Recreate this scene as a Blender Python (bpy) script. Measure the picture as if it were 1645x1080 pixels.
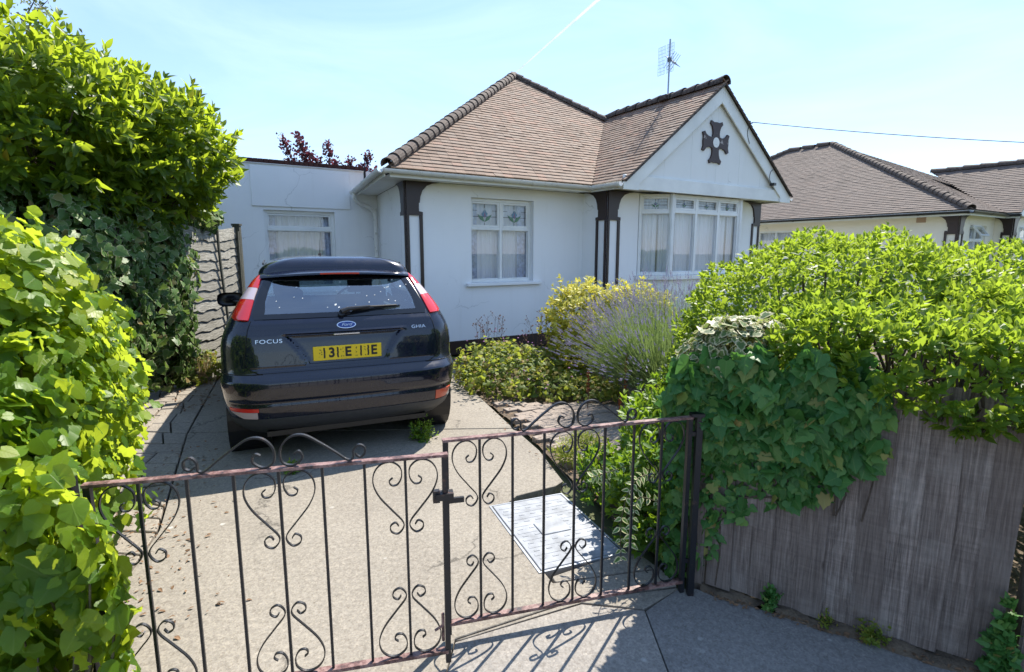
import bpy, bmesh, math, random
import numpy as np
from mathutils import Vector, Matrix
from mathutils.geometry import tessellate_polygon

random.seed(7); rng = np.random.default_rng(11)
scene = bpy.context.scene
for o in list(bpy.data.objects): bpy.data.objects.remove(o)
R = math.radians

# ------------------------------------------------------------ camera, world, sun, exposure
cam_d = bpy.data.cameras.new('camera'); cam = bpy.data.objects.new('camera', cam_d)
scene.collection.objects.link(cam); scene.camera = cam
cam.location = (0, 0, 1.6)
cam.rotation_euler = (R(90 - 8.9213), 0, 0)
cam_d.sensor_width = 36; cam_d.lens = 36 * 860 / 1645
cam_d.clip_start = .05; cam_d.clip_end = 30000
cam_d.dof.use_dof = True; cam_d.dof.focus_distance = 5.0; cam_d.dof.aperture_fstop = 7.0

SUN_EL = R(52); SUN_AZ = R(31)          # azimuth clockwise from +Y
wd = bpy.data.worlds.new('World'); scene.world = wd; wd.use_nodes = True
wn = wd.node_tree; wn.nodes.clear()
def wnode(t, **k):
    n = wn.nodes.new(t)
    for a, b in k.items(): setattr(n, a, b)
    return n
sky = wnode('ShaderNodeTexSky', sky_type='NISHITA', sun_disc=False)
sky.sun_elevation = SUN_EL; sky.sun_rotation = SUN_AZ
sky.air_density = 1.0; sky.dust_density = 0.1; sky.ozone_density = 1.0; sky.altitude = 0
tc = wnode('ShaderNodeTexCoord')
mp = wnode('ShaderNodeMapping'); mp.inputs['Scale'].default_value = (1.0, 1.6, 4.5); mp.inputs['Rotation'].default_value = (0, .15, .6)
nz = wnode('ShaderNodeTexNoise'); nz.inputs['Scale'].default_value = 1.7; nz.inputs['Detail'].default_value = 7; nz.inputs['Roughness'].default_value = .58; nz.inputs['Distortion'].default_value = .8
cr = wnode('ShaderNodeValToRGB'); cr.color_ramp.elements[0].position = .42; cr.color_ramp.elements[0].color = (0, 0, 0, 1)
cr.color_ramp.elements[1].position = .85; cr.color_ramp.elements[1].color = (.30, .30, .30, 1)
mx = wnode('ShaderNodeMix', data_type='RGBA'); mx.inputs['B'].default_value = (4.2, 5.0, 5.6, 1)
bg = wnode('ShaderNodeBackground'); bg.inputs['Strength'].default_value = .13
wo = wnode('ShaderNodeOutputWorld')
L = wn.links.new
L(tc.outputs['Generated'], mp.inputs['Vector']); L(mp.outputs['Vector'], nz.inputs['Vector']); L(nz.outputs['Fac'], cr.inputs['Fac'])
L(cr.outputs['Color'], mx.inputs['Factor']); 
sky_fill = wnode('ShaderNodeMix', data_type='RGBA'); sky_fill.inputs['Factor'].default_value = .55; sky_fill.inputs['B'].default_value = (1.4, 2.2, 3.95, 1)   # pale blue mixed evenly into the sky, added to lift the fill light
L(sky.outputs['Color'], sky_fill.inputs['A']); L(sky_fill.outputs['Result'], mx.inputs['A']); L(mx.outputs['Result'], bg.inputs['Color']); L(bg.outputs['Background'], wo.inputs['Surface'])

sd = bpy.data.lights.new('sun', 'SUN'); sd.energy = 4.4; sd.angle = R(.53); sd.color = (1, .94, .84)
so = bpy.data.objects.new('sun', sd); scene.collection.objects.link(so)
sun_dir = Vector((math.sin(SUN_AZ) * math.cos(SUN_EL), math.cos(SUN_AZ) * math.cos(SUN_EL), math.sin(SUN_EL)))
so.rotation_euler = sun_dir.to_track_quat('Z', 'Y').to_euler()
so.location = sun_dir * 60
scene.view_settings.view_transform = 'Standard'; scene.view_settings.look = 'None'
scene.view_settings.gamma = 1; scene.view_settings.use_curve_mapping = False
scene.view_settings.exposure = 1.28
scene.cycles.max_bounces = 8; scene.cycles.transparent_max_bounces = 16
scene.cycles.caustics_reflective = False; scene.cycles.caustics_refractive = False
scene.cycles.sample_clamp_indirect = 8

# ------------------------------------------------------------ material helpers
class MT:
    def __init__(s, name):
        s.m = bpy.data.materials.new(name); s.m.use_nodes = True; s.t = s.m.node_tree; s.t.nodes.clear()
        s.out = s.n('ShaderNodeOutputMaterial'); s.b = s.n('ShaderNodeBsdfPrincipled'); s.l(s.b.outputs[0], s.out.inputs['Surface'])
        s.co = s.n('ShaderNodeTexCoord')
    def n(s, t, **k):
        n = s.t.nodes.new(t)
        for a, b in k.items(): setattr(n, a, b)
        return n
    def l(s, a, b): s.t.links.new(a, b)
    def noise(s, scale, detail=5, rough=.55, dist=0, vec=None, stretch=None):
        n = s.n('ShaderNodeTexNoise'); n.inputs['Scale'].default_value = scale; n.inputs['Detail'].default_value = detail
        n.inputs['Roughness'].default_value = rough; n.inputs['Distortion'].default_value = dist
        v = vec if vec is not None else s.co.outputs['Object']
        if stretch:
            mp = s.n('ShaderNodeMapping'); mp.inputs['Scale'].default_value = stretch; s.l(v, mp.inputs['Vector']); v = mp.outputs['Vector']
        s.l(v, n.inputs['Vector']); return n.outputs['Fac']
    def ramp(s, fac, stops):
        r = s.n('ShaderNodeValToRGB'); e = r.color_ramp.elements
        while len(e) < len(stops): e.new(.5)
        for i, (p, c) in enumerate(stops):
            e[i].position = p; e[i].color = (*c, 1) if len(c) == 3 else c
        s.l(fac, r.inputs['Fac']); return r.outputs['Color']
    def mix(s, fac, a, b, blend='MIX'):
        m = s.n('ShaderNodeMix', data_type='RGBA', blend_type=blend)
        for k, x in (('Factor', fac), ('A', a), ('B', b)):
            if isinstance(x, (int, float)): m.inputs[k].default_value = x
            elif isinstance(x, tuple): m.inputs[k].default_value = (*x, 1)
            else: s.l(x, m.inputs[k])
        return m.outputs['Result']
    def math(s, op, a, b=0.):
        m = s.n('ShaderNodeMath', operation=op)
        for i, x in enumerate((a, b)):
            if isinstance(x, (int, float)): m.inputs[i].default_value = x
            else: s.l(x, m.inputs[i])
        return m.outputs[0]
    def attr(s, name): 
        a = s.n('ShaderNodeAttribute', attribute_name=name); return a.outputs['Fac']
    def bump(s, fac, strength=.3, dist=.01, prev=None):
        b = s.n('ShaderNodeBump'); b.inputs['Strength'].default_value = strength; b.inputs['Distance'].default_value = dist
        s.l(fac, b.inputs['Height'])
        if prev is not None: s.l(prev, b.inputs['Normal'])
        s.l(b.outputs[0], s.b.inputs['Normal']); return b.outputs[0]
    def set(s, color=None, rough=None, metal=None, spec=None, **k):
        for key, x in (('Base Color', color), ('Roughness', rough), ('Metallic', metal), ('Specular IOR Level', spec)):
            if x is None: continue
            if isinstance(x, tuple): s.b.inputs[key].default_value = (*x, 1)
            elif isinstance(x, (int, float)): s.b.inputs[key].default_value = x
            else: s.l(x, s.b.inputs[key])
        for key, x in k.items(): s.b.inputs[key.replace('_', ' ')].default_value = x
        return s

def simple(name, col, rough=.5, metal=0, spec=.5, var=.0, scale=30, bump=0, **k):
    t = MT(name); t.set(col, rough, metal, spec, **k)
    if var:
        n = t.noise(scale); c = t.ramp(n, [(.3, tuple(x * (1 - var) for x in col)), (.7, tuple(min(1, x * (1 + var)) for x in col))]); t.set(c)
        if bump: t.bump(n, bump, .004)
    return t.m

M = {}
# render (painted stucco) with faint stains and fine cracks
def m_render(name, col, dirt=.25):
    t = MT(name)
    big = t.noise(.9, 6, .6); fine = t.noise(60, 4)
    c = t.mix(t.math('MULTIPLY', t.ramp(big, [(.45, (0, 0, 0)), (.75, (1, 1, 1))]), dirt), col, tuple(x * .72 for x in col))
    st = t.noise(1.0, 6, .65, 0, None, (7, 7, .5))
    c = t.mix(t.math('MULTIPLY', t.ramp(st, [(.55, (0, 0, 0)), (.8, (1, 1, 1))]), dirt * .8), c, tuple(x * .7 for x in (col[0], col[1] * .98, col[2] * .92)))
    vo = t.n('ShaderNodeTexVoronoi', feature='DISTANCE_TO_EDGE'); vo.inputs['Scale'].default_value = .55
    mpn = t.n('ShaderNodeMapping'); mpn.inputs['Scale'].default_value = (1, 1, 1.7)
    nd = t.n('ShaderNodeTexNoise'); nd.inputs['Scale'].default_value = 2.2; nd.inputs['Detail'].default_value = 5
    ad = t.n('ShaderNodeVectorMath', operation='MULTIPLY_ADD'); t.l(t.co.outputs['Object'], nd.inputs['Vector'])
    ad.inputs[1].default_value = (.7, .7, .7); t.l(nd.outputs['Color'], ad.inputs[0]); t.l(t.co.outputs['Object'], ad.inputs[2])
    t.l(ad.outputs[0], mpn.inputs['Vector']); t.l(mpn.outputs[0], vo.inputs['Vector'])
    crk = t.ramp(vo.outputs['Distance'], [(0, (1, 1, 1)), (.0045, (0, 0, 0))])
    mask = t.ramp(t.noise(.8, 2), [(.5, (0, 0, 0)), (.56, (1, 1, 1))])
    cm = t.mix(1.0, crk, mask, 'MULTIPLY')
    c = t.mix(t.math('MULTIPLY', cm, .6), c, tuple(x * .45 for x in col))
    t.set(c, .82, spec=.3); t.bump(fine, .25, .004); return t.m
M['render'] = m_render('white_render', (.82, .825, .83), .25)
M['cream'] = m_render('cream_render', (.84, .77, .66), .12)
M['gable'] = m_render('gable_panel_paint', (.78, .78, .76), .2)
def m_paint(name, col, dark, rough=.45, flake=.64, sc=9):
    t = MT(name); n = t.noise(sc, 8, .7); f = t.ramp(n, [(flake, (0, 0, 0)), (flake + .03, (1, 1, 1))])
    c = t.mix(f, t.ramp(t.noise(3, 4), [(.3, tuple(x * .85 for x in col)), (.7, col)]), dark); t.set(c, rough); t.bump(n, .12, .003); return t.m
M['upvc'] = m_paint('white_plastic_frame', (.80, .81, .80), (.66, .65, .6), .3, .72)
M['whitewood'] = m_paint('white_painted_board', (.79, .79, .76), (.5, .47, .4), .5, .69)
M['gutter'] = m_paint('white_gutter_plastic', (.72, .71, .67), (.42, .40, .33), .45, .6, 14)
M['brown'] = m_paint('dark_brown_paint', (.024, .011, .010), (.5, .44, .4), .38, .72, 16)
M['crossp'] = m_paint('worn_brown_emblem_paint', (.040, .018, .015), (.32, .28, .26), .5, .60, 9)
M['blackplastic'] = simple('black_gutter_plastic', (.012, .011, .012), .35)
def m_tile(name, cols, lich, lamt=.5):
    t = MT(name); r = t.attr('rnd'); c = t.ramp(r, [(i / (len(cols) - 1), x) for i, x in enumerate(cols)])
    n = t.noise(22, 6, .65); c = t.mix(t.math('MULTIPLY', t.ramp(n, [(.45, (0, 0, 0)), (.7, (1, 1, 1))]), lamt), c, lich)
    big = t.noise(1.1, 6, .7); c = t.mix(t.math('MULTIPLY', t.ramp(big, [(.5, (0, 0, 0)), (.75, (1, 1, 1))]), .45), c, tuple(x * .5 for x in cols[0]))
    t.set(c, .85, spec=.25); t.bump(t.noise(90, 4), .4, .004); return t.m
M['tile'] = m_tile('brown_clay_tile', [(.14, .088, .062), (.18, .118, .084), (.22, .142, .100), (.19, .142, .110), (.26, .145, .100)], (.36, .31, .26), .6)
M['tile2'] = m_tile('grey_brown_clay_tile', [(.115, .09, .076), (.135, .105, .09), (.155, .12, .102), (.145, .115, .10), (.165, .122, .10)], (.26, .23, .20), .5)
M['ridge'] = m_tile('weathered_ridge_tile', [(.05, .036, .031), (.085, .06, .05), (.065, .05, .043)], (.22, .2, .17), .6)
M['copbrick'] = m_tile('dark_red_coping_brick', [(.045, .018, .016), (.075, .028, .022), (.055, .026, .022)], (.12, .09, .07), .25)
M['deck'] = simple('roof_underlay', (.04, .032, .028), .9)
# concrete
def m_conc(name, a, b, spots=True, sc=1.):
    t = MT(name)
    n1 = t.noise(1.3 * sc, 7, .65); n2 = t.noise(38, 5, .7); n3 = t.noise(160, 3)
    c = t.ramp(n1, [(.3, a), (.7, b)])
    c = t.mix(.7, c, t.ramp(n2, [(.3, (.36, .36, .36)), (.7, (.66, .66, .66))]), 'OVERLAY')
    vo = t.n('ShaderNodeTexVoronoi'); vo.inputs['Scale'].default_value = 130; t.l(t.co.outputs['Object'], vo.inputs['Vector'])
    ag = t.ramp(vo.outputs['Color'], [(.0, (.33, .30, .27)), (.5, (.5, .5, .5)), (1, (.70, .68, .64))])
    c = t.mix(.6, c, ag, 'OVERLAY')
    if spots:
        v2 = t.n('ShaderNodeTexVoronoi'); v2.inputs['Scale'].default_value = 6.5; t.l(t.co.outputs['Object'], v2.inputs['Vector'])
        d = t.math('ADD', v2.outputs['Distance'], t.math('MULTIPLY', t.noise(30, 3), .12))
        sp = t.ramp(d, [(.13, (1, 1, 1)), (.17, (0, 0, 0))]); msk = t.ramp(t.noise(2.2, 3), [(.52, (0, 0, 0)), (.62, (1, 1, 1))])
        c = t.mix(t.math('MULTIPLY', t.mix(1., sp, msk, 'MULTIPLY'), .7), c, (.52, .51, .47))
    vo3 = t.n('ShaderNodeTexVoronoi', feature='DISTANCE_TO_EDGE'); vo3.inputs['Scale'].default_value = .62; nd = t.n('ShaderNodeTexNoise'); nd.inputs['Scale'].default_value = 2.6; nd.inputs['Detail'].default_value = 7; nd.inputs['Roughness'].default_value = .6
    ad = t.n('ShaderNodeVectorMath', operation='MULTIPLY_ADD'); ad.inputs[1].default_value = (.5, .5, .5); t.l(t.co.outputs['Object'], nd.inputs['Vector']); t.l(nd.outputs['Color'], ad.inputs[0]); t.l(t.co.outputs['Object'], ad.inputs[2]); t.l(ad.outputs[0], vo3.inputs['Vector'])
    if spots: c = t.mix(t.math('MULTIPLY', t.ramp(vo3.outputs['Distance'], [(.0, (1, 1, 1)), (.006, (0, 0, 0))]), t.ramp(t.noise(.7, 2), [(.45, (0, 0, 0)), (.52, (.8, .8, .8))])), c, tuple(x * .3 for x in a))
    oil = t.ramp(t.noise(.9, 5, .6), [(.56, (0, 0, 0)), (.74, (1, 1, 1))]); c = t.mix(t.math('MULTIPLY', oil, .35), c, tuple(x * .5 for x in a))
    stain = t.ramp(t.noise(2.6, 6, .7), [(.52, (0, 0, 0)), (.72, (1, 1, 1))])
    c = t.mix(t.math('MULTIPLY', stain, .3), c, tuple(x * .55 for x in a))
    t.set(c, .9, spec=.25); b1 = t.bump(n2, .35, .006); t.bump(n3, .35, .003, b1); return t.m
M['conc'] = m_conc('drive_concrete', (.195, .175, .148), (.262, .238, .202))
M['pave'] = m_conc('pavement_concrete', (.20, .185, .167), (.27, .25, .226))
M['apron'] = m_conc('dropped_apron_concrete', (.16, .152, .145), (.225, .214, .2))
M['stone'] = m_conc('crazy_paving_stone', (.21, .185, .155), (.29, .26, .22), False)
M['flag'] = m_conc('pinkish_block_paver', (.235, .195, .165), (.29, .245, .21), False)
M['asphalt'] = m_conc('asphalt', (.045, .045, .047), (.06, .06, .06), False)
t = MT('dry_soil'); n = t.noise(9, 8, .7); t.set(t.ramp(n, [(.3, (.055, .038, .025)), (.7, (.16, .12, .08))]), .95); t.bump(n, .8, .03); M['soil'] = t.m
t = MT('meadow_ground'); n = t.noise(.6, 8, .7); t.set(t.ramp(n, [(.3, (.05, .07, .025)), (.7, (.11, .11, .05))]), .95); M['ground'] = t.m
# wood
def m_wood(name, a, b, c3, axis=(9, 9, .45), sc=5.):
    t = MT(name); oi = t.n('ShaderNodeObjectInfo')
    ad = t.n('ShaderNodeVectorMath', operation='ADD'); cb = t.n('ShaderNodeCombineXYZ')
    for i in range(3): t.l(t.math('MULTIPLY', oi.outputs['Random'], 37 + i * 11), cb.inputs[i])
    t.l(t.co.outputs['Object'], ad.inputs[0]); t.l(cb.outputs[0], ad.inputs[1]); v = ad.outputs[0]
    g = t.noise(sc, 9, .72, .9, v, axis); g2 = t.noise(sc * 3.5, 5, .6, 0.3, v, (axis[0], axis[1], axis[2] * .6)); bl = t.noise(3.2, 6, .7, .5, v)
    c = t.ramp(g, [(.30, a), (.48, b), (.62, a), (.75, c3)])
    c = t.mix(.9, c, t.ramp(g2, [(.35, (.26, .26, .26)), (.65, (.70, .70, .70))]), 'OVERLAY')
    saw = t.noise(6, 4, .7, .6, v, tuple(6. / x for x in axis)); c = t.mix(.35, c, t.ramp(saw, [(.35, (.3, .3, .3)), (.65, (.72, .72, .72))]), 'OVERLAY')
    c = t.mix(t.math('MULTIPLY', t.ramp(bl, [(.5, (0, 0, 0)), (.75, (1, 1, 1))]), .45), c, c3)
    c = t.mix(t.math('MULTIPLY', oi.outputs['Random'], .6), c, tuple(x * .85 for x in a))
    kv = t.n('ShaderNodeTexVoronoi'); kv.inputs['Scale'].default_value = 4.5; km = t.n('ShaderNodeMapping'); km.inputs['Scale'].default_value = tuple(1.7 if x > 1 else .8 for x in axis); t.l(v, km.inputs['Vector']); t.l(km.outputs[0], kv.inputs['Vector'])
    c = t.mix(t.ramp(kv.outputs['Distance'], [(.05, (.85, .85, .85)), (.10, (0, 0, 0))]), c, tuple(x * .5 for x in a))
    t.set(c, .9, spec=.2); b1 = t.bump(g2, .55, .006); t.bump(g, .6, .012, b1); return t.m
M['board'] = m_wood('weathered_fence_board', (.130, .100, .084), (.235, .192, .165), (.42, .38, .34))
M['lap'] = m_wood('silvered_lap_slat', (.17, .16, .135), (.29, .28, .245), (.36, .36, .33), (.45, 9, 9), 5)
M['post'] = m_wood('dark_green_grey_post', (.045, .048, .038), (.085, .085, .07), (.13, .13, .11))
t = MT('rusty_black_iron'); n = t.noise(34, 6, .7); g = t.n('ShaderNodeNewGeometry'); sx = t.n('ShaderNodeSeparateXYZ'); t.l(t.co.outputs['Object'], sx.inputs[0])
rust = t.math('ADD', n, t.math('MULTIPLY', t.noise(5, 4), .35))
c = t.ramp(rust, [(.76, (.006, .007, .010)), (.86, (.04, .022, .018)), (.93, (.14, .065, .045))]); t.set(c, .42, spec=.5); t.bump(n, .3, .002); M['iron'] = t.m
t = MT('faded_red_oxide_rail'); n = t.noise(16, 7, .7); c = t.ramp(n, [(.36, (.014, .013, .015)), (.47, (.13, .062, .052)), (.56, (.27, .17, .15)), (.63, (.15, .07, .06)), (.70, (.012, .012, .014))]); t.set(c, .45); t.bump(n, .25, .002); M['railred'] = t.m
M['bark'] = simple('bark', (.07, .052, .038), .9, 0, .3, .35, 25, .5)
M['twig'] = simple('green_twig', (.10, .085, .045), .8, 0, .3, .3, 30)
M['core'] = simple('shaded_inner_leaf_litter', (.012, .018, .008), 1, 0, .1)
# glass
def m_glass(name, tint=(1, 1, 1), tr=.85, rough=.0, refl=.10):
    t = MT(name); t.t.nodes.remove(t.b)
    tb = t.n('ShaderNodeBsdfTransparent'); tb.inputs[0].default_value = (tint[0] * tr, tint[1] * tr, tint[2] * tr, 1)
    gb = t.n('ShaderNodeBsdfGlossy'); gb.inputs['Roughness'].default_value = rough; gb.inputs['Color'].default_value = (.95, .97, 1, 1)
    lw = t.n('ShaderNodeLayerWeight'); fac = t.math('ADD', t.math('MULTIPLY', t.math('POWER', lw.outputs['Facing'], 4.), .85), refl)
    ms = t.n('ShaderNodeMixShader'); t.l(fac, ms.inputs[0]); t.l(tb.outputs[0], ms.inputs[1]); t.l(gb.outputs[0], ms.inputs[2])
    t.l(ms.outputs[0], t.out.inputs['Surface']); return t.m
M['pane'] = m_glass('window_glass', (1, 1, 1), .97)
M['carglass'] = m_glass('tinted_car_glass', (.74, .90, .94), .9, .0, .24)
M['interior'] = simple('dim_room_wall', (.25, .24, .23), .9)
t = MT('net_curtain'); t.t.nodes.remove(t.b); d1 = t.n('ShaderNodeBsdfDiffuse'); d2 = t.n('ShaderNodeBsdfTranslucent'); d1.inputs[0].default_value = (.88, .91, .96, 1); d2.inputs[0].default_value = (.7, .75, .84, 1)
ms = t.n('ShaderNodeMixShader'); ms.inputs[0].default_value = .3; t.l(d1.outputs[0], ms.inputs[1]); t.l(d2.outputs[0], ms.inputs[2]); t.l(ms.outputs[0], t.out.inputs['Surface']); M['net'] = t.m
M['drape'] = simple('blue_patterned_curtain', (.45, .51, .64), .9, 0, .2, .35, 14)
M['lead'] = simple('lead_came', (.05, .055, .06), .5, .4)
M['stainblue'] = simple('blue_leaded_glass', (.10, .22, .33), .2); M['stainred'] = simple('purple_leaded_glass', (.22, .12, .22), .2); M['staingreen'] = simple('green_leaded_glass', (.06, .18, .10), .2)
# car
t = MT('dark_blue_car_paint'); n = t.noise(900, 2); t.set(t.ramp(n, [(.3, (.0014, .0028, .011)), (.7, (.0026, .005, .020))]), .3, .0, .5); t.b.inputs['Coat Weight'].default_value = 1; t.b.inputs['Coat Roughness'].default_value = .035
n2 = t.noise(7, 5, .7); t.l(t.ramp(n2, [(.4, (.22, .22, .22)), (.7, (.36, .36, .36))]), t.b.inputs['Roughness']); t.b.inputs['Specular IOR Level'].default_value = .25; M['paint'] = t.m
M['trim'] = simple('grey_bumper_plastic', (.035, .038, .044), .5, 0, .5, .15, 50)
M['blk'] = simple('black_rubber_trim', (.008, .008, .009), .4)
M['frit'] = simple('black_glass_border', (.006, .007, .010), .06, 0, .6)
M['chrome'] = simple('chrome', (.78, .8, .82), .12, 1)
M['silver'] = simple('silver_letter', (.62, .64, .66), .25, .9)
M['badge'] = simple('blue_badge_enamel', (.02, .05, .22), .15)
M['redlamp'] = simple('red_lamp_lens', (.50, .012, .012), .08, 0, .6, Coat_Weight=1., Coat_Roughness=.03)
M['redlamp2'] = simple('bright_red_reflector', (.62, .03, .02), .15)
M['orange'] = simple('orange_red_reflector', (.55, .10, .05), .15)
M['clearlamp'] = simple('clear_lamp_lens', (.52, .42, .44), .08, 0, .6, Coat_Weight=1., Coat_Roughness=.03)
M['yellow'] = simple('yellow_number_plate', (.80, .55, .010), .35)
M['black'] = simple('black_print', (.006, .006, .006), .5)
M['tyre'] = simple('tyre_rubber', (.018, .018, .019), .85, 0, .3, .2, 60, .2)
M['alloy'] = simple('alloy_rim', (.42, .43, .44), .3, .9)
M['seat'] = simple('dark_seat_fabric', (.022, .024, .028), .9)
M['drop'] = simple('white_bird_dropping', (.6, .61, .6), .7)
M['galv'] = simple('galvanised_steel', (.235, .25, .275), .65, .1, .5, .35, 9, .15)
M['alu'] = simple('dull_aluminium', (.30, .32, .35), .45, .7)
M['cable'] = simple('black_cable', (.03, .03, .035), .6)
M['airb'] = simple('terracotta_air_brick', (.42, .28, .2), .9)
M['straw'] = simple('dry_grass_straw', (.34, .26, .13), .8, 0, .3, .3, 12)
M['litter'] = simple('dead_leaf', (.17, .10, .055), .8, 0, .3, .35, 8)
M['rustseed'] = simple('rust_red_seed', (.27, .075, .028), .85, 0, .2, .3, 40)
M['drystem'] = simple('dry_brown_stem', (.16, .085, .06), .85, 0, .2, .3, 30)
M['cloudtrail'] = None

def m_leaf(name, stops, trans=(.30, .50, .05), tw=.35, rough=.38, cream=None, edge0=.5, spec=.32):
    t = MT(name); r = t.attr('rnd'); c = t.ramp(r, stops)
    c = t.mix(t.math('MULTIPLY', t.noise(26, 4), .35), c, tuple(x * .6 for x in stops[0][1]))
    tcol = t.mix(.7, c, trans)
    if cream:
        e = t.ramp(t.math('ADD', t.attr('edge'), t.math('MULTIPLY', t.math('SUBTRACT', t.noise(30, 2), .5), .9)), [(edge0, (0, 0, 0)), (edge0 + .1, (1, 1, 1))])
        c = t.mix(e, c, cream); tcol = t.mix(e, tcol, cream)
    ax_ = t.math('ABSOLUTE', t.attr('lx')); ly_ = t.attr('ly')
    mid = t.ramp(ax_, [(.008, (1, 1, 1)), (.030, (0, 0, 0))]); sv = t.math('ABSOLUTE', t.math('SINE', t.math('MULTIPLY', t.math('SUBTRACT', ly_, t.math('MULTIPLY', ax_, .9)), 17.)))
    side = t.ramp(sv, [(.0, (.6, .6, .6)), (.22, (0, 0, 0))]); vein = t.math('MAXIMUM', mid, side)
    c = t.mix(t.math('MULTIPLY', vein, .38), c, t.mix(.5, c, (.30, .36, .12))); t.bump(vein, .25, .003)
    t.set(c, rough + .1, spec=spec)
    tb = t.n('ShaderNodeBsdfTranslucent'); t.l(tcol, tb.inputs[0])
    ms = t.n('ShaderNodeMixShader'); ms.inputs[0].default_value = tw; t.l(t.b.outputs[0], ms.inputs[1]); t.l(tb.outputs[0], ms.inputs[2]); t.l(ms.outputs[0], t.out.inputs['Surface'])
    return t.m
M['laurel'] = m_leaf('laurel_leaf', [(0, (.026, .070, .010)), (.45, (.060, .130, .014)), (.75, (.13, .20, .016)), (.94, (.21, .27, .02)), (1, (.34, .22, .02))], (.60, .74, .04), .52, .3)
M['ivyfront'] = m_leaf('bright_ivy_leaf', [(0, (.045, .12, .012)), (.35, (.11, .215, .016)), (.7, (.21, .30, .018)), (1, (.35, .38, .025))], (.62, .74, .05), .54, .3)
M['ivyvar'] = m_leaf('cream_edged_ivy_leaf', [(0, (.06, .13, .03)), (.6, (.12, .215, .05)), (.9, (.14, .2, .055)), (1, (.26, .15, .06))], (.28, .42, .08), .3, .36, (.36, .37, .22), .92)
M['hedge'] = m_leaf('hedge_leaf', [(0, (.030, .085, .010)), (.35, (.075, .165, .013)), (.65, (.21, .285, .016)), (1, (.34, .37, .028))], (.50, .66, .05), .46, .34)
M['ivydark'] = m_leaf('deep_green_ivy_leaf', [(0, (.030, .115, .022)), (.6, (.065, .18, .040)), (.93, (.14, .25, .05)), (1, (.30, .22, .07))], (.2, .5, .06), .25, .4)
M['ivylit'] = m_leaf('pale_edged_ivy_leaf', [(0, (.05, .10, .025)), (.6, (.10, .17, .04)), (1, (.2, .25, .07))], (.35, .45, .12), .3, .35, (.5, .46, .27), .7)
M['choisya'] = m_leaf('golden_leaf', [(0, (.17, .21, .018)), (.3, (.46, .44, .03)), (.65, (.66, .60, .09)), (1, (.74, .68, .28))], (.75, .70, .10), .3, .4)
M['euon'] = m_leaf('fresh_green_leaf', [(0, (.03, .09, .012)), (.5, (.075, .17, .016)), (.85, (.16, .26, .02)), (1, (.28, .32, .03))], (.4, .6, .03), .36, .35)
M['peri'] = m_leaf('cream_edged_trailing_leaf', [(0, (.05, .13, .03)), (1, (.10, .2, .04))], (.3, .5, .1), .3, .35, (.62, .60, .33))
M['cover'] = m_leaf('low_plant_leaf', [(0, (.045, .095, .016)), (.5, (.13, .185, .025)), (.85, (.25, .27, .035)), (1, (.32, .2, .06))], (.55, .62, .07), .4, .5)
M['lavleaf'] = m_leaf('grey_green_stem', [(0, (.13, .20, .075)), (.6, (.24, .32, .13)), (1, (.35, .41, .19))], (.35, .48, .12), .25, .6)
M['lavflower'] = m_leaf('lavender_flower', [(0, (.28, .25, .37)), (.6, (.38, .35, .46)), (1, (.50, .47, .53))], (.3, .25, .45), .2, .7)
M['purple'] = m_leaf('purple_plum_leaf', [(0, (.035, .012, .022)), (.6, (.07, .022, .034)), (1, (.12, .05, .055))], (.25, .05, .08), .3, .4)
M['treeleaf'] = m_leaf('pale_tree_leaf', [(0, (.05, .08, .025)), (.6, (.10, .13, .04)), (1, (.2, .13, .08))], (.3, .36, .1), .3, .5)
M['petal'] = simple('mauve_petal', (.35, .13, .33), .6)
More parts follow.
